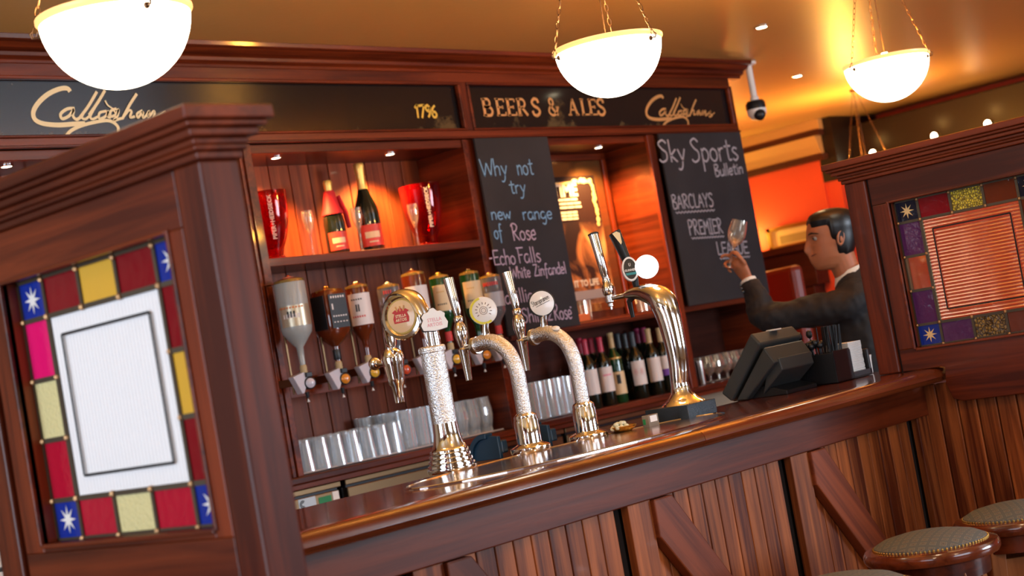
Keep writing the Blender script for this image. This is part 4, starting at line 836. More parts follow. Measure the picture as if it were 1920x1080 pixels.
# white cup behind the post, nut dish, small price block
p = az(1628, 700, 1.15); g = G(); g.lathe([(.016, 0), (.018, .004), (.02, .05), (.022, .06), (.0205, .06), (.018, .006), (.0001, .005)], 16); o = g.ob('small_white_pot', PAPER, base=(0, 0, 0), smooth=True); o.location = (4.52, 2.66, 1.151); o['label'] = 'small white pot just showing beside the right partition post'; o['category'] = 'pot'
p = az(1170, 811, 1.15); e = E_('snack_dish', (p.x, p.y, 1.15), 'small gold dish on the counter beside the script badged tap', 'dish')
G().lathe([(.0001, .001), (.02, .001), (.034, .012), (.038, .018), (.036, .019), (.02, .005), (.0001, .004)], 20).ob('bowl', BRASS, e, True, local=True)
nut = G(); nut.ball((0, 0, 0), .0085, 8, (1, .8, .75)); n0 = nut.ob('white_nut', mat('pale_nut', (.75, .72, .5), .5), base=(0, 0, 0), smooth=True); n0['label'] = 'pale rounded nut heaped in the small gold dish'; n0['category'] = 'nut'; n0['group'] = 'nuts in the gold dish'
for i in range(14):
    o = n0 if i == 0 else n0.copy()
    if i: COL.objects.link(o)
    a = i*2.4; r_ = .024*math.sqrt(i/14); o.location = (p.x-.012+r_*math.cos(a), p.y+.004+r_*math.sin(a), 1.15+.014+(.010 if i < 6 else 0)+random.random()*.004); o.rotation_euler = (0, 0, a)
p = az(1222, 801, 1.15); e = E_('price_block', (p.x, p.y, 1.15), 'small clear block with green and white insert beside the stout tap plinth', 'price block')
G().box(p.x-.022, p.x+.022, p.y-.012, p.y+.012, 1.15, 1.185).ob('block', mat('tan_insert', (.25, .2, .15), .15, coat=.8), e, bevel=.002)
G().box(p.x-.0228, p.x-.0222, p.y+.0, p.y+.009, 1.160, 1.175).ob('green_patch', mat('green_patch', (.02, .25, .07), .5), e); G().box(p.x-.016, p.x+.014, p.y-.0128, p.y-.0122, 1.165, 1.182).ob('white_patch', PAPER, e)
# ================================================================ OPTICS AND SPIRIT BOTTLES
YO = 4.70
def optic(x, z, dial, label):
    e = E_('optic_dispenser', (x, YO, z), label, 'optic', 'spirit optics along the back bar')
    G().box(-.040, -.032, .02, .026, -.03, .25).box(-.040, -.032, .02, .10, .0, .03).ob('bracket_strip', STEEL, e, bevel=.001, local=True)
    g = G().prism([(-.055, .035), (.012, .050), (.018, .018), (-.012, -.032), (-.022, -.034)], 'xz', -.010, .022); g.ob('clamp_body', PALE, e, bevel=.002, local=True)
    G().lathe([(.023, -.030), (.0235, 0), (.0235, .006), (.020, .008)], 24, (.018, -.012, .002), ax_=(-.35, -1, 0)).ob('measure_rim', BLK, e, True, local=True)
    G().lathe([(.0001, .012), (.010, .011), (.019, .006), (.020, .0)], 20, (.018, -.014, .002), ax_=(-.35, -1, 0)).ob('measure_glass', dial, e, True, local=True)
    G().box(.004, .032, -.020, .012, .026, .044).ob('top_cap', BLK, e, bevel=.002, local=True)
    G().tube([(.008, 0, -.03), (.008, 0, -.052)], [.009, .006], 8).ob('nozzle', BLK, e, True, local=True)
    G().lathe([(.006, -.068), (.001, -.056)], 8, (.008, 0, 0)).ob('drip_tip', WHT, e, True, local=True)
    G().lathe([(.0135, .044), (.0145, .05), (.0135, .056), (.0145, .062), (.0135, .07), (.010, .076)], 14, (.010, 0, 0)).ob('cork_seat', mat('seat_'+dial.name, (.5, .36, .18), .5), e, True, local=True)
def inv_bottle(x, z, H, r, m, label, lab=None, labc=None, square=False, cap=None, empty=0.0, lz=(.35, .75)):
    # upside-down bottle: neck down at z, base up at z+H
    e = E_('spirit_bottle', (x+.010, YO, z), label, 'spirit bottle', 'spirit bottles upside down on optics'); seg = 24
    pr = [(.011, 0), (.012, H*.10), (.014, H*.20), (r*.55, H*.27), (r*.93, H*.36), (r, H*.42), (r, H*.93), (r*.94, H*.965), (r*.55, H*.99), (r*.3, H*1.01), (.0001, H*1.01)]
    if square:
        g = G(); rings = [(.011, 0, 1), (.013, H*.2, 1), (r*.7, H*.28, .5), (r*1.0, H*.36, .3), (r*1.05, H*.42, .22), (r*1.05, H*.92, .22), (r*.95, H*.97, .3), (r*.3, H*.99, .6)]
        vs = []; n = 24
        for rr, zz, k in rings:
            for i in range(n):
                a = 2*PI*i/n+.2; c_, s_ = math.cos(a), math.sin(a); q_ = (abs(c_)**(2/k*.35) + abs(s_)**(2/k*.35))
                d = rr/max(abs(math.cos(a)), abs(math.sin(a)))**(1-k) if k < 1 else rr; d = min(d, rr*1.25); vs.append((d*c_, d*s_, zz))
        g.add(vs, [(j*n+i, j*n+(i+1) % n, (j+1)*n+(i+1) % n, (j+1)*n+i) for j in range(len(rings)-1) for i in range(n)]+[tuple(range((len(rings)-1)*n, len(rings)*n))]); g.ob('bottle_glass', m, e, True, local=True)
    else: G().lathe(pr, seg).ob('bottle_glass', m, e, True, local=True)
    G().ball((0, 0, H*1.012), .012, 8, (1, 1, .6)).ob('base_button', CH if not cap else BRASS, e, True, local=True)
    G().lathe([(r*1.005, H*.945), (r*.96, H*.975), (r*.6, H*.994)], seg).ob('base_highlight', TOPG, e, True, local=True)  # gold highlight around the upturned base, put into a coloured band
    if lab:
        g = G(); z0, z1 = lz; a0, a1 = math.radians(175), math.radians(310)
        if square:
            ang = .2; R2 = r*1.07
            g.box(-r*.85, r*.85, -R2-.001, -R2, H*z0, H*z1); 
            o = g.ob('label_paper', lab, e, local=True); g = G(); g.box(-R2-.001, -R2, -r*.75, r*.75, H*z0, H*z1); g.ob('side_label', lab, e, local=True)
        else: g.open_lathe([(r+.0012, H*z0), (r+.0012, H*z1)], 1) if False else g.lathe([(r+.0012, H*z0), (r+.0012, H*z1)], 14, a0=a0, a1=a1); o = g.ob('label_paper', lab, e, True, local=True)
        if labc:
            for nm, mm, fz, hz, w in labc:
                g = G(); R2 = (r*1.07+.0015) if square else r+.0020
                for k in range(w):
                    t = math.radians(225+ (k-w/2)*11); zz = H*fz
                    if square: xx = -r*.6+r*1.2*k/max(1, w-1); g.box(xx-r*.07, xx+r*.07, -R2-.0005, -R2, zz-H*hz/2, zz+H*hz/2)
                    else: p0 = (R2*math.cos(t-.06), R2*math.sin(t-.06)); p1 = (R2*math.cos(t+.06), R2*math.sin(t+.06)); g.add([(p0[0], p0[1], zz-H*hz/2), (p1[0], p1[1], zz-H*hz/2), (p1[0], p1[1], zz+H*hz/2), (p0[0], p0[1], zz+H*hz/2)], [(0, 1, 2, 3)])
                g.ob(nm, mm, e, local=True)
    if cap: G().lathe([(.0145, H*.02), (.0155, H*.03), (.0155, H*.15), (.0145, H*.16)], 14).ob('neck_collar', cap, e, True, local=True)
    if empty: G().lathe([(r*1.003, H*(.93-empty)), (r*1.003, H*.93)], seg).ob('empty_part', GLW, e, True, local=True)
LBLK = mat('black_label', (.012, .012, .014), .4); LWHT = mat('white_label', (.75, .68, .66), .5); LCRM = mat('cream_label', (.72, .55, .32), .5); LGOLD = mat('gold_label_print', (.6, .35, .1), .4, .4); LREDP = mat('red_label_print', (.6, .04, .04), .5)
LPUR = mat('purple_label', (.16, .05, .35), .5)
DW = mat('measure_clear', (.55, .52, .6), .1, coat=.8); DO = mat('measure_orange', (.65, .22, .02), .1, coat=.8); DY_ = mat('measure_amber', (.7, .38, .03), .1, coat=.8); DR = mat('measure_red', (.5, .06, .02), .1, coat=.8)
TOPG = mat('gold_highlight_tint', (.30, .19, .05), .12, .3, coat=.8)  # amber tone stands in for the highlight on the bottle tops
OPT = [(577, 720, 518, .060, FRST, DW, 'frosted', 0), (643, 712, 538, .056, AMB, DO, 'square', 1), (698, 700, 530, .047, AMB, DY_, 'narrow', 0), (757, 695, 530, .047, CLRB, DR, 'half', 0),
       (805, 684, 506, .050, AMB, DW, 'port', 0), (852, 675, 512, .043, GRNG, DY_, 'green1', 0), (908, 667, 505, .043, GRNG, DO, 'green2', 0), (945, 660, 512, .046, CLRB, DO, 'clearred', 0)]
DESC = {'frosted': ('tall frosted upturned spirit bottle, leftmost on the optics', 'pale clear measure'), 'square': ('square upturned bottle of dark spirit with black printed label', 'orange measure'),
 'narrow': ('upturned amber spirit bottle with tall white label, third from left', 'amber measure'), 'half': ('half empty upturned dark bottle just left of the hoop tap', 'red measure'),
 'port': ('upturned dark red spirit bottle behind the hoop of the straight tap', 'pale measure'), 'green1': ('green upturned bottle with cream label, nearer the straight tap', 'amber measure'),
 'green2': ('green upturned bottle with cream label above the yellow round badge', 'orange measure'), 'clearred': ('clear upturned bottle with red band, in front of the wine chalkboard', 'orange measure')}
for k, (px, py, pt, r, m, dm, kd, sq) in enumerate(OPT):
    p = ay(px, py, YO); zt = ay(px-.17*(py-pt), pt, YO).z; x = p.x-.018; z = p.z; H = (zt-(z+.075))/1.02
    optic(x, z, dm, 'optic with %s, %s from the left' % (DESC[kd][1], ['first', 'second', 'third', 'fourth', 'fifth', 'sixth', 'seventh', 'eighth'][k]))
    if kd == 'frosted': inv_bottle(x, z+.075, H, r, m, DESC[kd][0], mat('silver_label', (.5, .42, .3), .3, .5), [('orange_band', mat('orange_print', (.6, .16, .04), .5), .655, .02, 9), ('white_print', LWHT, .56, .05, 6), ('black_print', LBLK, .58, .07, 3)], lz=(.44, .68))
    if kd == 'square': inv_bottle(x, z+.075, H, r*.92, m, DESC[kd][0], LBLK, [('white_print', LWHT, .86, .03, 6), ('white_print', LWHT, .60, .02, 6), ('white_print', LWHT, .52, .015, 5), ('crest_print', LWHT, .73, .08, 1)], square=True, cap=BLK, lz=(.44, .90))
    if kd == 'narrow': inv_bottle(x, z+.075, H, r, m, DESC[kd][0], LWHT, [('red_print', LREDP, .54, .025, 6), ('dark_print', LBLK, .78, .02, 5), ('dark_print', LBLK, .66, .10, 2)], lz=(.42, .86))
    if kd == 'half': inv_bottle(x, z+.075, H, r, m, DESC[kd][0], mat('dark_liquor', (.02, .008, .012), .1, coat=.7), [('red_print', LREDP, .88, .05, 4)], lz=(.40, .70))
    if kd == 'port': inv_bottle(x, z+.075, H, r, m, DESC[kd][0], LWHT, [('rust_print', LREDP, .60, .05, 3)], lz=(.42, .80))
    if kd in ('green1', 'green2'): inv_bottle(x, z+.075, H, r, m, DESC[kd][0], LCRM, [('dark_print', LBLK, .56, .02, 5), ('gold_print', LGOLD, .74, .02, 4)], cap=LREDP if kd == 'green1' else None, lz=(.46, .84))
    if kd == 'clearred': inv_bottle(x, z+.075, H, r, m, DESC[kd][0], mat('grey_oval_label', (.4, .4, .45), .4), [('red_band', LREDP, .84, .06, 8)], cap=LREDP, lz=(.46, .70))
# ================================================================ CHAMPAGNE SHELF
ZS = 1.946
def bucket(x, y, label, ry=None):
    e = E_('champagne_bucket', (x, y, ZS), label, 'ice bucket', 'red champagne buckets'); H = .28; R = .092
    pr = [(.0001, .012), (.05, .012), (.042, .022), (.048, .05), (.066, .09), (.082, .15), (.090, .21), (R, H), (R-.004, H), (.084, .21), (.06, .09), (.035, .055), (.0001, .05)]
    G().lathe(pr, 36).ob('glass_body', REDG, e, True, local=True); G().lathe([(.046, 0), (.052, .003), (.05, .012), (.0001, .013)], 28).ob('foot', mat('red_crystal', (.5, .01, .02), .1, coat=1, bump=.8, bscale=90), e, True, local=True)
    g = G(); T0 = math.radians(244); 
    def place(p):
        h = .17+p.x; r = .0885+.012*(h-.15) if h < .21 else .0905; t = T0-p.y/r*-1; return (r*math.cos(t)*1.02, r*math.sin(t)*1.02, h)
    ftext(g, 'PIPER+HEIDSIECK', .023, lambda p: place(Vector((p.x, -p.y))), 1.0, .0004); g.ob('vertical_lettering', mat('gold_white_letters', (.85, .7, .55), .5), e, local=True)
bucket(4.045, 4.94, 'red glass champagne bucket at the left end of the upper shelf'); bucket(4.93, 4.95, 'red glass champagne bucket at the right end of the upper shelf')
fl = E_('champagne_flute', (0, 0, 0), '', 'flute', 'champagne flutes'); H = .185
G().lathe([(.024, 0), (.024, .002), (.006, .006), (.0035, .02), (.0035, .07), (.006, .085), (.017, .115), (.0235, .15), (.022, H), (.0212, H), (.0225, .15), (.016, .117), (.0001, .092)], 20).ob('flute_glass', GLW, fl, True, local=True)
for i, (px, t) in enumerate(((587, 'champagne flute between the left red bucket and the bottles'), (680, 'champagne flute in front of the tall champagne bottle'), (787, 'champagne flute beside the right red bucket'))):
    p = ay(px, 470, 4.86); 
    if i == 0: fl.location = (p.x, 4.86, ZS); fl['label'] = t
    else: dup(fl, (p.x, 4.86, ZS), t)
def champagne(px, Y, H, r, label, red):
    p = ay(px, 468, Y); e = E_('champagne_bottle', (p.x, Y, ZS), label, 'champagne bottle')
    G().lathe([(.0001, 0), (r*.95, 0), (r, .006), (r, H*.42), (r*.93, H*.50), (r*.6, H*.62), (r*.37, H*.72), (r*.33, H*.80), (r*.33, H*.84)], 26).ob('bottle_glass', DKG, e, True, local=True)
    zf = .70 if red else .66
    G().lathe([(r*.45, H*zf), (r*.40, H*(zf+.05)), (r*.35, H*.82), (r*.40, H*.84), (r*.36, H*.87), (r*.40, H*.90), (r*.44, H*.97), (r*.36, H*1.0), (.0001, H*1.005)], 20).ob('gold_foil', mat('gold_foil', (.85, .60, .18), .3, .8, bump=.8, bscale=160), e, True, local=True)
    g = G(); g.lathe([(r+.001, H*.06), (r+.001, H*.30)], 14, a0=math.radians(185), a1=math.radians(300)); g.ob('red_label', mat('red_bottle_label', (.62, .05, .03), .45), e, True, local=True)
    g = G(); g.lathe([(r+.002, H*.15), (r+.002, H*.22)], 10, a0=math.radians(205), a1=math.radians(275)); g.lathe([(r+.002, H*.10), (r+.002, H*.115)], 8, a0=math.radians(220), a1=math.radians(262)); g.ob('cream_panel', LCRM, e, True, local=True)
    if red: # red collar draped over the shoulders
        g = G(); g.lathe([(r*.47, H*.86), (r*.52, H*.84), (r*.80, H*.63), (r*1.0, H*.57), (r*1.01, H*.54), (r*.95, H*.55)], 24); g.ob('red_collar', mat('red_cloth', (.6, .02, .03), .6), e, True, local=True)
        g = G(); g.tube([(r*.6, -.02, H*.78), (r*1.0, -.03, H*.55), (r*1.15, -.03, H*.34)], [.012, .016, .013], 8, flat=.3); g.ob('ribbon_tail', MATS['red_cloth'], e, True, local=True)
champagne(635, 4.92, .315, .045, 'shorter champagne bottle wearing a red cloth collar on the upper shelf', True)
champagne(699, 4.93, .385, .053, 'taller champagne bottle with long gold foil neck on the upper shelf', False)
# ================================================================ GLASSWARE
ZG = 1.0995
def glass_proto(name, label, prof, group, cat='glass', m=GL, seg=28):
    e = E_(name, (0, 0, 0), label, cat, group); g = G().lathe(prof, seg); g.v = [(v[0]*(1+.03*(-1)**(i % seg)), v[1]*(1+.03*(-1)**(i % seg)), v[2]) for i, v in enumerate(g.v)]; g.ob('glass_wall', m, e, False, local=True)
    b = prof[0][0] if prof[0][0] > .001 else prof[1][0]; return e
ORD = ['first', 'second', 'third', 'fourth', 'fifth', 'sixth', 'seventh']
def row(x0, dx, n, y, what, r, jit=.0012):
    return [(x0+dx*i+random.uniform(-jit, jit), y+random.uniform(-jit, jit), '%s, %s row, %s from the left' % (what, r, ORD[i])) for i in range(n)]
def scatter(proto, spots):
    for i, (x, y, t) in enumerate(spots):
        if i == 0: proto.location = (x, y, ZG); proto['label'] = t
        else: dup(proto, (x, y, ZG), t, random.choice((0, 1, 2, 3, 4, 5))*2*PI/28*2+random.uniform(-.1, .1))
tum = glass_proto('pint_tumbler', '', [(.038, .0), (.0382, .002), (.029, .124), (.028, .130), (.0001, .130), (.0001, .116), (.027, .116), (.036, .0)], 'upturned tumblers on the left back shelf')
tl = 'upturned tapered tumbler in the left cluster on the back shelf'
scatter(tum, row(3.975, .0815, 7, 4.875, 'upturned tapered tumbler', 'front')+row(4.01, .082, 6, 4.965, 'upturned tapered tumbler', 'rear'))
sm_ = glass_proto('tall_glass', '', [(.0001, .002), (.03, .0), (.034, .003), (.037, .163), (.0352, .163), (.032, .012), (.0001, .012)], 'tall straight glasses on the left back shelf')
tl = 'tall straight glass right of the tapered tumblers on the back shelf'
scatter(sm_, row(4.545, .079, 3, 4.885, 'tall straight glass', 'front', .001)+row(4.52, .079, 4, 4.967, 'tall straight glass', 'middle', .001)+row(4.46, .079, 4, 5.048, 'tall straight glass', 'rear', .001))
jar = glass_proto('curved_beer_glass', '', [(.0001, .002), (.028, 0), (.030, .004), (.027, .02), (.033, .045), (.038, .075), (.036, .11), (.030, .14), (.031, .155), (.0298, .155), (.034, .11), (.036, .075), (.03, .045), (.0001, .02)], 'waisted beer glasses on the left back shelf')
tl = 'waisted beer glass between the straight tower and the unit divider'
scatter(jar, row(4.80, .08, 4, 4.90, 'waisted beer glass', 'front', .001)+row(4.85, .08, 3, 4.985, 'waisted beer glass', 'rear', .001))
hi = glass_proto('highball_glass', '', [(.0001, .002), (.026, 0), (.029, .003), (.031, .175), (.0295, .175), (.027, .012), (.0001, .012)], 'highball glasses below the wine chalkboard')
tl = 'tall highball glass behind the two curved taps'
scatter(hi, [(5.225, 4.88, 'lone highball glass at the left end below the wine chalkboard')]+row(5.345, .066, 5, 4.89, 'highball glass', 'front', .001)+row(5.33, .066, 6, 4.965, 'highball glass', 'rear', .001))
br = glass_proto('brandy_glass', '', [(.03, 0), (.03, .002), (.005, .006), (.004, .03), (.02, .045), (.036, .075), (.036, .10), (.028, .135), (.0268, .135), (.0345, .10), (.0345, .075), (.018, .048), (.0001, .042)], 'amber tinted stem glasses by the till', m=GLW)
tl = 'stemmed glass catching amber light left of the till'
scatter(br, row(6.73, .078, 6, 4.88, 'stemmed glass catching amber light', 'front', .001)+row(6.77, .078, 5, 4.965, 'stemmed glass catching amber light', 'rear', .001))
for px, h, t in ((1302, .165, 'taller steel measuring cylinder right of the stout tap'), (1318, .125, 'shorter steel measuring cylinder beside the stemmed glasses')):
    p = ay(px, 724, 4.84); o = G().lathe([(.0001, 0), (.020, 0), (.021, .003), (.021, h), (.0195, h), (.0195, .01), (.0001, .01)], 20).ob('steel_cylinder', mat('brushed_steel_%d' % px, (.6, .55, .52), .25, 1), base=(0, 0, 0), smooth=True); o.location = (p.x, 4.84, 1.096); o['label'] = t; o['category'] = 'steel beaker'; o['group'] = 'steel beakers'
# small glasses in the poster niche and stout-side glass
p = ay(1210, 590, 4.9)
ng = glass_proto('short_glass', 'short clear glass on the niche shelf behind the stout tap', [(.0001, .002), (.032, 0), (.034, .003), (.038, .10), (.0365, .10), (.032, .012), (.0001, .012)], 'short glasses on the niche shelf', m=GLW); ng.location = (p.x, 4.9, 1.516)
q = ay(1095, 585, 4.95); dup(ng, (q.x, 4.95, 1.516), 'short clear glass on the niche shelf below the poster'); 
o = G().box(-.05, .05, -.02, .02, 0, .035).ob('orange_box', mat('orange_card', (.7, .16, .03), .5), bevel=.002, base=(0, 0, 0)); p = ay(1087, 588, 4.92); o.location = (p.x, 4.92, 1.516); o['label'] = 'small orange card box on the niche shelf beside the wine chalkboard'; o['category'] = 'box'
# ---- wine bottles
REDC = mat('red_capsule', (.5, .02, .06), .35); DKC = mat('dark_capsule', (.03, .04, .05), .35); GDC = mat('gold_capsule', (.6, .42, .2), .4); PUC = mat('plum_capsule', (.3, .02, .08), .35)
WB = [(1085, 633, 5.0, REDC, None, 'back row red capsule bottle, leftmost of the wine'), (1095, 636, 4.88, REDC, 'w', 'red capsule wine bottle with white label, first in the front row'), (1107, 634, 5.01, REDC, None, 'back row red capsule bottle behind the white labels'),
      (1123, 632, 4.88, REDC, 'w2', 'red capsule wine bottle with large white pink scripted label'), (1143, 622, 4.90, GDC, 'yel', 'green wine bottle with yellow oval labels and exposed cork'), (1157, 625, 5.03, DKC, None, 'dark capsule bottle behind the yellow labelled one'),
      (1170, 625, 4.953, DKC, None, 'dark capsule bottle just right of the yellow labelled one, rear row'), (1184, 622, 4.88, DKC, 'fl', 'dark wine bottle with white label printed with red sprays'), (1193, 615, 5.03, PUC, None, 'plum capsule bottle at the rear behind the sprays label'),
      (1206, 614, 4.953, PUC, None, 'plum and white capsule bottle in the rear row'), (1214, 616, 4.89, GDC, 'w', 'gold capsule wine bottle with plain white label'), (1235, 614, 4.89, GDC, 'pu', 'gold capsule wine bottle with white and purple label beside the stout tap')]
WG = 'wine bottles on the back worktop'
for px, py, Y, cp, lb, t in WB:
    p = ay(px, py, Y); H = p.z-1.096; H = min(.345, max(.315, H)); e = E_('wine_bottle', (ay(px+15, py+90, Y).x, Y, 1.096), t, 'wine bottle', WG); r = .037
    G().lathe([(.0001, 0), (r*.9, 0), (r, .005), (r, H*.60), (r*.9, H*.66), (r*.5, H*.73), (r*.38, H*.78), (r*.36, H*.82)], 20).ob('bottle_glass', GRNG if lb == 'yel' else DKG, e, True, local=True)
    G().lathe([(r*.385, H*.77), (r*.38, H*.9), (r*.38, H*.955), (r*.42, H*.96), (r*.42, H*.985), (r*.36, H), (.0001, H)], 14).ob('capsule', cp, e, True, local=True)
    A0, A1 = math.radians(170), math.radians(315)
    def band(nm, m, z0, z1, o=.001, a0=A0, a1=A1): g = G(); g.lathe([(r+o, H*z0), (r+o, H*z1)], 12, a0=a0, a1=a1); g.ob(nm, m, e, True, local=True)
    if lb in ('w', 'w2', 'fl', 'pu'): band('paper_label', LWHT, .20 if lb != 'pu' else .36, .56)
    if lb == 'pu': band('purple_band', LPUR, .26, .36)
    if lb == 'w2': band('pink_script', PINK, .43, .455, .0018, math.radians(205), math.radians(270))
    if lb == 'yel': band('paper_label', LCRM, .12, .44); band('neck_label', LGOLD, .60, .645, -.0015); band('dark_emblem', LBLK, .27, .40, .0018, math.radians(215), math.radians(245))
    if lb == 'fl':
        g = G()
        for cxx in (205, 248):
            for k in range(9):
                a = 2*PI*k/9; 
                for s_ in (.004, .009): tt = math.radians(cxx)+s_*math.cos(a)/r; zz = H*.40+s_*math.sin(a)*1.8; g.add([((r+.002)*math.cos(tt-.03), (r+.002)*math.sin(tt-.03), zz-.002), ((r+.002)*math.cos(tt+.03), (r+.002)*math.sin(tt+.03), zz-.002), ((r+.002)*math.cos(tt), (r+.002)*math.sin(tt), zz+.004)], [(0, 1, 2)])
        g.ob('spray_print', LREDP, e, local=True)
# ================================================================ FRIDGES under the worktop
for i, (x0, x1) in enumerate(((3.30, 4.085), (4.11, 4.72), (4.73, 5.45), (5.46, 6.30))):
    e = E_('bottle_fridge', ((x0+x1)/2, 4.85, 0), ('steel bottle fridge with stickers, leftmost below the worktop', 'steel bottle fridge behind the left end of the counter', 'steel bottle fridge behind the straight tower', 'steel bottle fridge behind the curved taps')[i], 'fridge', 'bottle fridges')
    B('top_panel', STEEL, x0, x1, 4.815, 5.1, 1.021, 1.043, e, .003); B('gasket', BLK, x0+.01, x1-.01, 4.83, 5.1, 1.011, 1.021, e, 0); B('door', STEEL, x0+.01, x1-.01, 4.82, 4.845, .15, 1.011, e, .004)
    B('cabinet', BLK, x0, x1, 4.845, 5.12, .02, 1.011, e, 0); B('door_handle', STEEL, x0+.05, x0+.08, 4.80, 4.82, .6, .85, e, .003)
    if i == 0:
        a = ay(559, 940, 4.818); 
        st = B('sticker', mat('sticker_blue', (.55, .68, .78), .5), 3.864, 3.95, 4.8185, 4.82, .962, 1.008, e, 0); g = G()
        for r_ in (.014, .008): ribbon(g, [Vector((3.884+r_*math.cos(math.radians(50+260*i_/14)), .986+r_*math.sin(math.radians(50+260*i_/14)))) for i_ in range(15)], .004, pln(4.8182))
        g.ob('ring_print', BLKM, st); B('green_sticker', mat('sticker_green', (.01, .22, .06), .5), 3.965, 4.03, 4.8185, 4.82, .97, .998, e, 0); B('sticker', PAPER, 4.038, 4.07, 4.8185, 4.82, .975, 1.008, e, 0)
# stacked plastic racks seen past the near partition
for k in range(3):
    e = E_('glass_rack', (2.26, 4.45, .99+k*.072), ('lowest white plastic glass rack at the far left edge', 'middle white plastic glass rack at the far left edge', 'top white plastic glass rack at the far left edge')[k], 'glass rack', 'white racks at the left edge')
    g = G().box(-.2, .2, -.2, .2, 0, .006).box(-.2, .2, -.2, -.195, 0, .062).box(-.2, .2, .195, .2, 0, .062).box(-.2, -.195, -.2, .2, 0, .062).box(.195, .2, -.2, .2, 0, .062); g.ob('rack_shell', WHT, e, bevel=.003, local=True)
e = E_('rack_trolley', (2.26, 4.45, 0), 'dark trolley under the white racks at the far left edge', 'trolley'); G().box(-.21, .21, -.21, .21, .95, .985).ob('shelf', BLK, e, bevel=.003, local=True)
for sx in (-1, 1):
    for sy in (-1, 1): G().tube([(sx*.18, sy*.18, 0), (sx*.18, sy*.18, .95)], .012, 8).ob('leg', STEEL, e, True, local=True)
# ================================================================ STOOLS
def stool(loc, label, rz=0, first=[None]):
    if first[0] is not None: return dup(first[0], loc, label, rz)
    e = E_('bar_stool', loc, label, 'bar stool', 'round wooden bar stools', rz); first[0] = e; R = .165
    G().lathe([(.0001, .742), (R*.86, .742), (R*.97, .748), (R, .757), (R, .768), (R*.97, .776), (R*.86, .780), (.0001, .780)], 48).ob('seat_ring', BX, e, True, local=True)
    G().lathe([(R*.83, .779), (R*.82, .786), (R*.7, .796), (R*.45, .805), (.0001, .809)], 40).ob('seat_cushion', FAB, e, True, local=True)
    g = G()
    for k in range(84): a = 2*PI*k/84; g.ball((R*.835*math.cos(a), R*.835*math.sin(a), .7815), .0032, 6)
    g.ob('upholstery_nails', BRASS, e, True, local=True)['kind'] = 'stuff'
    G().lathe([(.0001, .70), (R*.80, .70), (R*.82, .742)], 32).ob('seat_apron', WX, e, True, local=True)
    P_ = []
    for k in range(4):
        a = PI/4+PI/2*k; t = Vector((.105*math.cos(a), .105*math.sin(a), .742)); b = Vector((.19*math.cos(a), .19*math.sin(a), 0)); P_.append((b, t)); d = Vector((math.cos(a+PI/4), math.sin(a+PI/4), 0)); w = .019; n = Vector((-d.y, d.x, 0))
        g = G(); g.add([b+d*w+n*w, b+d*w-n*w, b-d*w-n*w, b-d*w+n*w, t+d*w+n*w, t+d*w-n*w, t-d*w-n*w, t-d*w+n*w], [(0, 1, 2, 3), (7, 6, 5, 4), (0, 4, 5, 1), (1, 5, 6, 2), (2, 6, 7, 3), (3, 7, 4, 0)]); g.ob('leg', OAK, e, local=True, bevel=.003)
    for k in range(4):
        for f_, h_ in ((.25, .014), (.86, .045)):
            a_ = P_[k][0].lerp(P_[k][1], f_); b_ = P_[(k+1) % 4][0].lerp(P_[(k+1) % 4][1], f_); n = (b_-a_).cross(Vector((0, 0, 1))).normalized()*.009; u = Vector((0, 0, h_))
            G().add([a_+n-u, a_-n-u, b_-n-u, b_+n-u, a_+n+u, a_-n+u, b_-n+u, b_+n+u], [(0, 1, 2, 3), (7, 6, 5, 4), (0, 4, 5, 1), (1, 5, 6, 2), (2, 6, 7, 3), (3, 7, 4, 0)]).ob('stretcher', OAK, e, local=True, bevel=.002)
    return e
p = az(1744, 1018, .78); stool((p.x, p.y, 0), 'round stool with green grey patterned seat, middle of the three', .25)
p = az(1907, 962, .78); stool((p.x, p.y, 0), 'round stool with patterned seat cut by the right edge of the photo', .6)
p = az(1580, 1103, .78); stool((p.x, p.y, 0), 'round stool showing only the top of its seat at the bottom edge', .1)
# ================================================================ FAR ROOM
e = E_('mantelpiece', (10.4, 6.9, 0), 'dark wooden mantelpiece against the red wall', 'mantelpiece')
B('mantel_shelf', DY, 10.22, 10.5, 6.3, 7.7, 1.82, 1.875, e, .006); B('mantel_frieze', DY, 10.32, 10.5, 6.35, 7.6, 1.55, 1.82, e, .004); B('jamb', DY, 10.34, 10.5, 6.4, 6.6, 0, 1.55, e, .004); B('jamb', DY, 10.34, 10.5, 7.4, 7.6, 0, 1.55, e, .004); B('firebox', BLKM, 10.40, 10.5, 6.6, 7.4, 0, 1.55, e, 0)
e = E_('framed_picture', (10.42, 6.55, 1.88), 'gold framed picture leaning above the mantelpiece', 'picture')
A1_ = ax(1437, 430, 10.44); A2_ = ax(1536, 402, 10.44); yl, yr, zt, zb_ = A1_.y, A2_.y, A1_.z, 1.877
g = G()
for a, b, c, d in ((yr, yl, zt-.03, zt), (yr, yl, zb_, zb_+.02), (yl-.03, yl, zb_, zt), (yr, yr+.03, zb_, zt)): g.box(10.43, 10.46, a, b, c, d)
g.ob('frame', BRASS, e); G().box(10.45, 10.46, yr+.03, yl-.03, zb_+.02, zt-.03).ob('mount', mat('cream_mount', (.7, .5, .2), .6), e); G().box(10.447, 10.45, yr+.09, yl-.10, zb_+.03, zt-.075).ob('print', mat('olive_print', (.35, .24, .08), .6), e)
e = E_('high_back_chair', (7.9, 5.3, 0), 'dark red high backed leather chair beyond the back bar', 'chair')
LEA = mat('oxblood_leather', (.22, .025, .012), .4)
p = ad(1462, 500, 9.2); e.location = (p.x, p.y, 0); e.rotation_euler = (0, 0, math.radians(-25)); zt = p.z
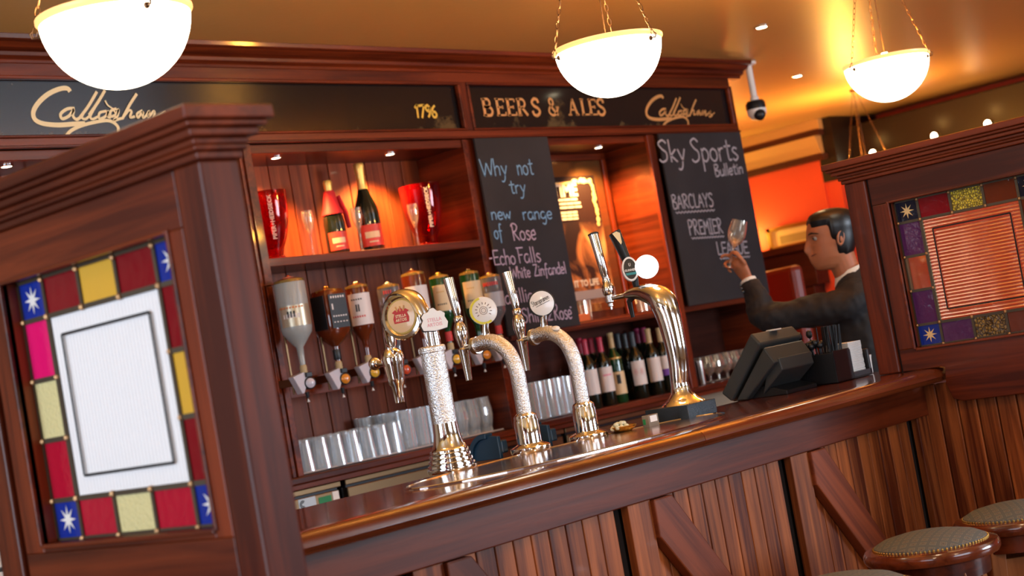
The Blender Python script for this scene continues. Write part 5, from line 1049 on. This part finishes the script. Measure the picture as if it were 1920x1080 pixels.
G().box(-.06, .03, -.2, .2, .45, zt-.01).ob('backrest', LEA, e, bevel=.03, local=True); G().box(.03, .45, -.2, .2, .38, .48).ob('seat', LEA, e, bevel=.03, local=True)
for sx in (-.03, .42):
    for sy in (-.17, .17): G().box(sx-.02, sx+.02, sy-.02, sy+.02, 0, .42).ob('leg', DY, e, bevel=.003, local=True)
# ================================================================ BARMAN
DEP = 6.4
h_ = Vector((-.674, .738, 0)).normalized()      # the way his face points
wv = Vector((.738, .674, 0)); Zv = Vector((0, 0, 1))
hc = ad(1559, 449, DEP)                          # head centre
feet = hc+Vector((.12*.674, -.12*.738, 0))
mn = E_('person', (feet.x, feet.y, 0), 'barman in a black suit holding a wine glass up to the light', 'person'); base = Vector(mn.location)
def HP(f, s, z): return hc+h_*f+wv*s+Zv*z        # forward, side (away from the lens), up, in head frame
body = G()
prof = [(-.118, .060, -.015, .03), (-.112, .080, .0, .040), (-.100, .088, .03, .050), (-.085, .090, .055, .056), (-.070, .090, .068, .062), (-.050, .091, .078, .066), (-.030, .090, .086, .069), (-.010, .091, .091, .072), (.012, .089, .094, .074), (.030, .095, .096, .076), (.050, .094, .097, .077), (.070, .088, .095, .074), (.090, .072, .084, .064), (.105, .045, .062, .045), (.113, .012, .02, .015)]
def headpt(i, a, k=1.0, dz=0):
    z, f, b, w = prof[i]; c, s = math.cos(a), math.sin(a)
    x = (f if c > 0 else b)*c; y = w*s; an = abs(math.atan2(s, c))
    nose = {3: .004, 4: .006, 5: .016, 6: .030, 7: .024, 8: .014, 9: .004}.get(i, 0)*math.exp(-(an/.17)**2)
    lip = {4: .006, 3: .003}.get(i, 0)*math.exp(-(an/.4)**2)
    eye = {8: -.010}.get(i, 0)*math.exp(-((an-.42)/.18)**2)
    x += nose+lip+eye; return HP(x*k, y*k, z*(1 if k == 1 else 1)+dz)
n = 40; vs = []; order = list(range(len(prof)))
angs = []
for i in range(n):
    t = i/n*2-1; angs.append(PI*math.copysign(abs(t)**1.35, t))
for i in order:
    for a in angs: vs.append(headpt(i, a))
fs = [(i*n+k, i*n+(k+1) % n, (i+1)*n+(k+1) % n, (i+1)*n+k) for i in range(len(prof)-1) for k in range(n)]+[tuple(range(n)), tuple((len(prof)-1)*n+k for k in range(n))]
body.add(vs, fs)
neckb = HP(-.062, .005, -.165); shc = HP(-.085, .01, -.185)
body.tube([HP(-.02, 0, -.05), HP(-.035, 0, -.13), neckb, shc], [.058, .056, .060, .075], 18)
# trunk (chest turned a little away from the lens)
cf = (h_*.88+wv*.47).normalized(); cs = Vector((cf.y, -cf.x, 0)); cs = cs if cs.dot(wv) > 0 else -cs  # side vector pointing away
def loft(g, rings, seg=22):
    vs = []
    for c, a, b in rings:
        for k in range(seg): t = 2*PI*k/seg; vs.append(c+cs*math.cos(t)*a+cf*math.sin(t)*b)
    m = len(rings); g.add(vs, [(i*seg+k, i*seg+(k+1) % seg, (i+1)*seg+(k+1) % seg, (i+1)*seg+k) for i in range(m-1) for k in range(seg)]+[tuple(range(seg)), tuple((m-1)*seg+k for k in range(seg))])
tc_ = Vector((shc.x, shc.y, 0)); fz = shc.z
loft(body, [(tc_+Zv*(fz-.02), .10, .07), (tc_+Zv*(fz-.08), .17, .10), (tc_+Zv*(fz-.22), .17, .115), (tc_+Zv*(fz-.40), .15, .105), (tc_+Zv*(fz-.52), .165, .115), (tc_+Zv*.84, .16, .11)])
for s in (-1, 1):
    hp_ = tc_+cs*.09*s+Zv*.86; kn = tc_+cs*.10*s+cf*.02+Zv*.48; an_ = tc_+cs*.10*s+Zv*.08
    body.tube([hp_, kn, an_, an_-Zv*.06], [.08, .055, .038, .04], 12); body.tube([an_-Zv*.045-cf*.05, an_-Zv*.05+cf*.17], [.038, .032], 10)
shL = tc_-cs*.170+Zv*(fz-.085); 
elb = ad(1436, 592, 6.36); wri = ad(1402, 524, 6.42)
shR = tc_+cs*.170+Zv*(fz-.085); elR = shR+Vector((0, 0, -.28))+cf*.06+cs*.04; wrR = elR+cf*.2-Zv*.12
body.tube([shL, shL.lerp(elb, .5), elb, elb.lerp(wri, .5), wri], [.05, .044, .036, .033, .025], 14); body.tube([shR, elR, wrR, wrR+cf*.09], [.05, .038, .025, .035], 12)
# raised hand: palm, four fingers, thumb closing on the stem
pm = ad(1385, 496, 6.42); fwd = (ad(1375, 478, 6.42)-wri).normalized(); sd = fwd.cross(wv).normalized()
body.tube([wri, wri.lerp(pm, .5), pm, pm+fwd*.022], [.024, .031, .036, .028], 14, flat=.62)
stem = ad(1372, 487, 6.42)
def finger(pts, r): body.tube(spline(pts, 4), [r*(1-.35*i/(4*(len(pts)-1))) for i in range(4*(len(pts)-1)+1)], 10)
P6 = lambda x, y, d=0: ad(x, y, 6.42+d)
finger([P6(1388, 484, -.01), P6(1381, 474, -.02), P6(1372, 474, -.015), P6(1368, 483, -.008)], .0095)
finger([P6(1381, 488, .005), P6(1368, 480, 0), P6(1357, 479, .0), P6(1351, 484, -.004)], .0095)
finger([P6(1379, 495, .012), P6(1367, 490, .01), P6(1359, 495, .0), P6(1364, 503, -.01)], .009)
finger([P6(1382, 503, .02), P6(1372, 501, .015), P6(1366, 506, .0), P6(1372, 511, -.01)], .008)
finger([P6(1396, 495, -.022), P6(1388, 484, -.034), P6(1380, 476, -.03), P6(1375, 474, -.022)], .0105)
bo = body.ob('body', SKIN, mn, smooth=False)
rm = bo.modifiers.new('remesh', 'REMESH'); rm.mode = 'VOXEL'; rm.voxel_size = .0045; rm.use_smooth_shade = True
sm1 = bo.modifiers.new('smooth', 'SMOOTH'); sm1.factor = .5; sm1.iterations = 3
# hair
g = G(); vs = []; hr = [i for i in range(len(prof)) if i >= 3]; seg = 60
for i in hr:
    for k in range(seg):
        a = 2*PI*k/seg; an = abs(math.atan2(math.sin(a), math.cos(a))); z = prof[i][0]
        lim = 1.62 if z < .0 else (1.28 if z < .035 else (.95 if z < .06 else (.45 if z < .08 else 0)))
        lo = -.075+max(0, 2.2-an)*.045 if an > 1.4 else .05
        inside = an > lim and z > lo; vs.append(headpt(i, a, (1.12 if z < .04 else 1.17) if inside else .93, .014 if inside and z > .05 else 0))
m_ = len(hr); g.add(vs, [(i*seg+k, i*seg+(k+1) % seg, (i+1)*seg+(k+1) % seg, (i+1)*seg+k) for i in range(m_-1) for k in range(seg)]+[tuple(range(seg)), tuple((m_-1)*seg+k for k in range(seg))])
ho = g.ob('hair', HAIR, mn, True); sb = ho.modifiers.new('s', 'SUBSURF'); sb.levels = 1; sb.render_levels = 1
# ear, eye, brow on the near side
ec = HP(-.022, -.073, -.004); g = G(); ring = [ec+h_*(.013*math.cos(a)-.006*math.sin(a))+Zv*(.027*math.sin(a)+.002)-wv*(.004+.004*math.cos(a)) for a in [2*PI*i/14 for i in range(15)]]
g.tube(ring, .0045, 8, False); g.ball(tuple(ec+wv*.004), .015, 10, (.8, .8, 1.6)); g.ball(tuple(ec-Zv*.024+h_*.006), .007, 8); g.ob('ear', SKIN, mn, True)
e1 = HP(.070, -.040, .014); g = G(); g.ball(tuple(e1), .0095, 10); g.ob('eye', EYE, mn, True); g = G(); g.ball(tuple(HP(.0785, -.041, .014)), .0045, 8); g.ob('iris', HAIR, mn, True)
g = G(); g.tube([HP(.092, -.022, .034), HP(.083, -.042, .037), HP(.060, -.060, .030)], [.003, .0045, .003], 8, flat=.6); g.ob('eyebrow', HAIR, mn, True)
g = G(); g.tube([HP(.097, -.003, -.053), HP(.090, -.022, -.052), HP(.076, -.036, -.046)], [.0022, .002, .0012], 6); g.ob('mouth_line', mat('lip', (.22, .05, .03), .5), mn, True)
# shirt collar, suit jacket, trousers, shoes
g = G(); nb = HP(-.056, .003, -.140)
for rr, dz in ((.066, 0), ): 
    vs = []
    for j, (r_, z_) in enumerate(((.075, -.035), (.068, .0), (.064, .014), (.060, .010))):
        for k in range(24): t = 2*PI*k/24; vs.append(nb+h_*math.cos(t)*r_*1.02+wv*math.sin(t)*r_+Zv*(z_-.018*math.cos(t)))
    g.add(vs, [(j*24+k, j*24+(k+1) % 24, (j+1)*24+(k+1) % 24, (j+1)*24+k) for j in range(3) for k in range(24)])
g.ob('shirt_collar', SHIRT, mn, True)
jk = G()
loft(jk, [(tc_+Zv*(fz+.062)-cf*.012, .070, .060), (tc_+Zv*(fz+.035), .088, .078), (tc_+Zv*(fz-.015), .150, .100), (tc_+Zv*(fz-.07), .200, .130), (tc_+Zv*(fz-.22), .20, .145), (tc_+Zv*(fz-.40), .18, .135), (tc_+Zv*(fz-.52), .20, .145), (tc_+Zv*.80, .205, .15)])
cu = elb.lerp(wri, .93)
jk.tube(spline([tc_-cs*.12+Zv*(fz-.05), shL, shL.lerp(elb, .5)-Zv*.008, elb-Zv*.004, elb.lerp(wri, .5), cu], 4), [.085, .082, .078, .074, .072, .070, .068, .066, .064, .062, .062, .063, .062, .058, .055, .053, .050, .046, .043, .041, .040], 18)
jk.tube([tc_+cs*.12+Zv*(fz-.05), shR, elR, elR.lerp(wrR, .85)], [.08, .076, .058, .045], 14)
jo = jk.ob('suit_jacket', SUIT, mn); rm = jo.modifiers.new('remesh', 'REMESH'); rm.mode = 'VOXEL'; rm.voxel_size = .009; rm.use_smooth_shade = True; s2_ = jo.modifiers.new('smooth', 'SMOOTH'); s2_.factor = .5; s2_.iterations = 4
tx = bpy.data.textures.new('creases', 'CLOUDS'); tx.noise_scale = .06; dm = jo.modifiers.new('creases', 'DISPLACE'); dm.texture = tx; dm.strength = .022; dm.mid_level = .5
g = G()
for s in (-1, 1):
    hp_ = tc_+cs*.09*s+Zv*.88; kn = tc_+cs*.10*s+cf*.02+Zv*.48; an_ = tc_+cs*.10*s+Zv*.05; g.tube([hp_, kn, an_], [.10, .078, .066], 14)
g.ob('trousers', SUIT, mn, True)
for s in (-1, 1):
    a_ = tc_+cs*.10*s+Zv*.045; g = G(); g.tube([a_-cf*.07, a_-cf*.02, a_+cf*.12, a_+cf*.21], [.035, .045, .042, .025], 12); g.ob('shoe', BLK, mn, True)
g = G(); d_ = (wri-elb).normalized(); g.lathe([(.033, 0), (.0335, .014), (.030, .016)], 16, cu-d_*.004, ax_=tuple(d_)); g.ob('shirt_cuff', SHIRT, mn, True)
bp = [ad(1388, 535, 6.36), ad(1390, 541, 6.355), ad(1393, 547, 6.35)]
for b_ in bp: g = G(); g.ball(tuple(b_), .005, 8); g.ob('cuff_button', GREY, mn, True)
# wine glass in his hand
wgp = P6(1369, 494, -.014); wt_ = P6(1387, 413, -.014); axv = (wt_-wgp); LL = axv.length; axv = axv.normalized()
e = E_('wine_glass', tuple(wgp-axv*.02), 'clear wine glass held up by its stem in the raised hand', 'glass'); q = axv.to_track_quat('Z', 'Y'); e.rotation_mode = 'QUATERNION'; e.rotation_quaternion = q
h = LL+.02; G().lathe([(.030, 0), (.030, .002), (.006, .006), (.0038, .02), (.0036, h*.42), (.009, h*.47), (.026, h*.55), (.036, h*.68), (.036, h*.80), (.031, h), (.030, h), (.0345, h*.80), (.0345, h*.68), (.024, h*.56), (.0001, h*.49)], 26).ob('glass_wall', GLW, e, True, local=True)
bpy.context.view_layer.update()
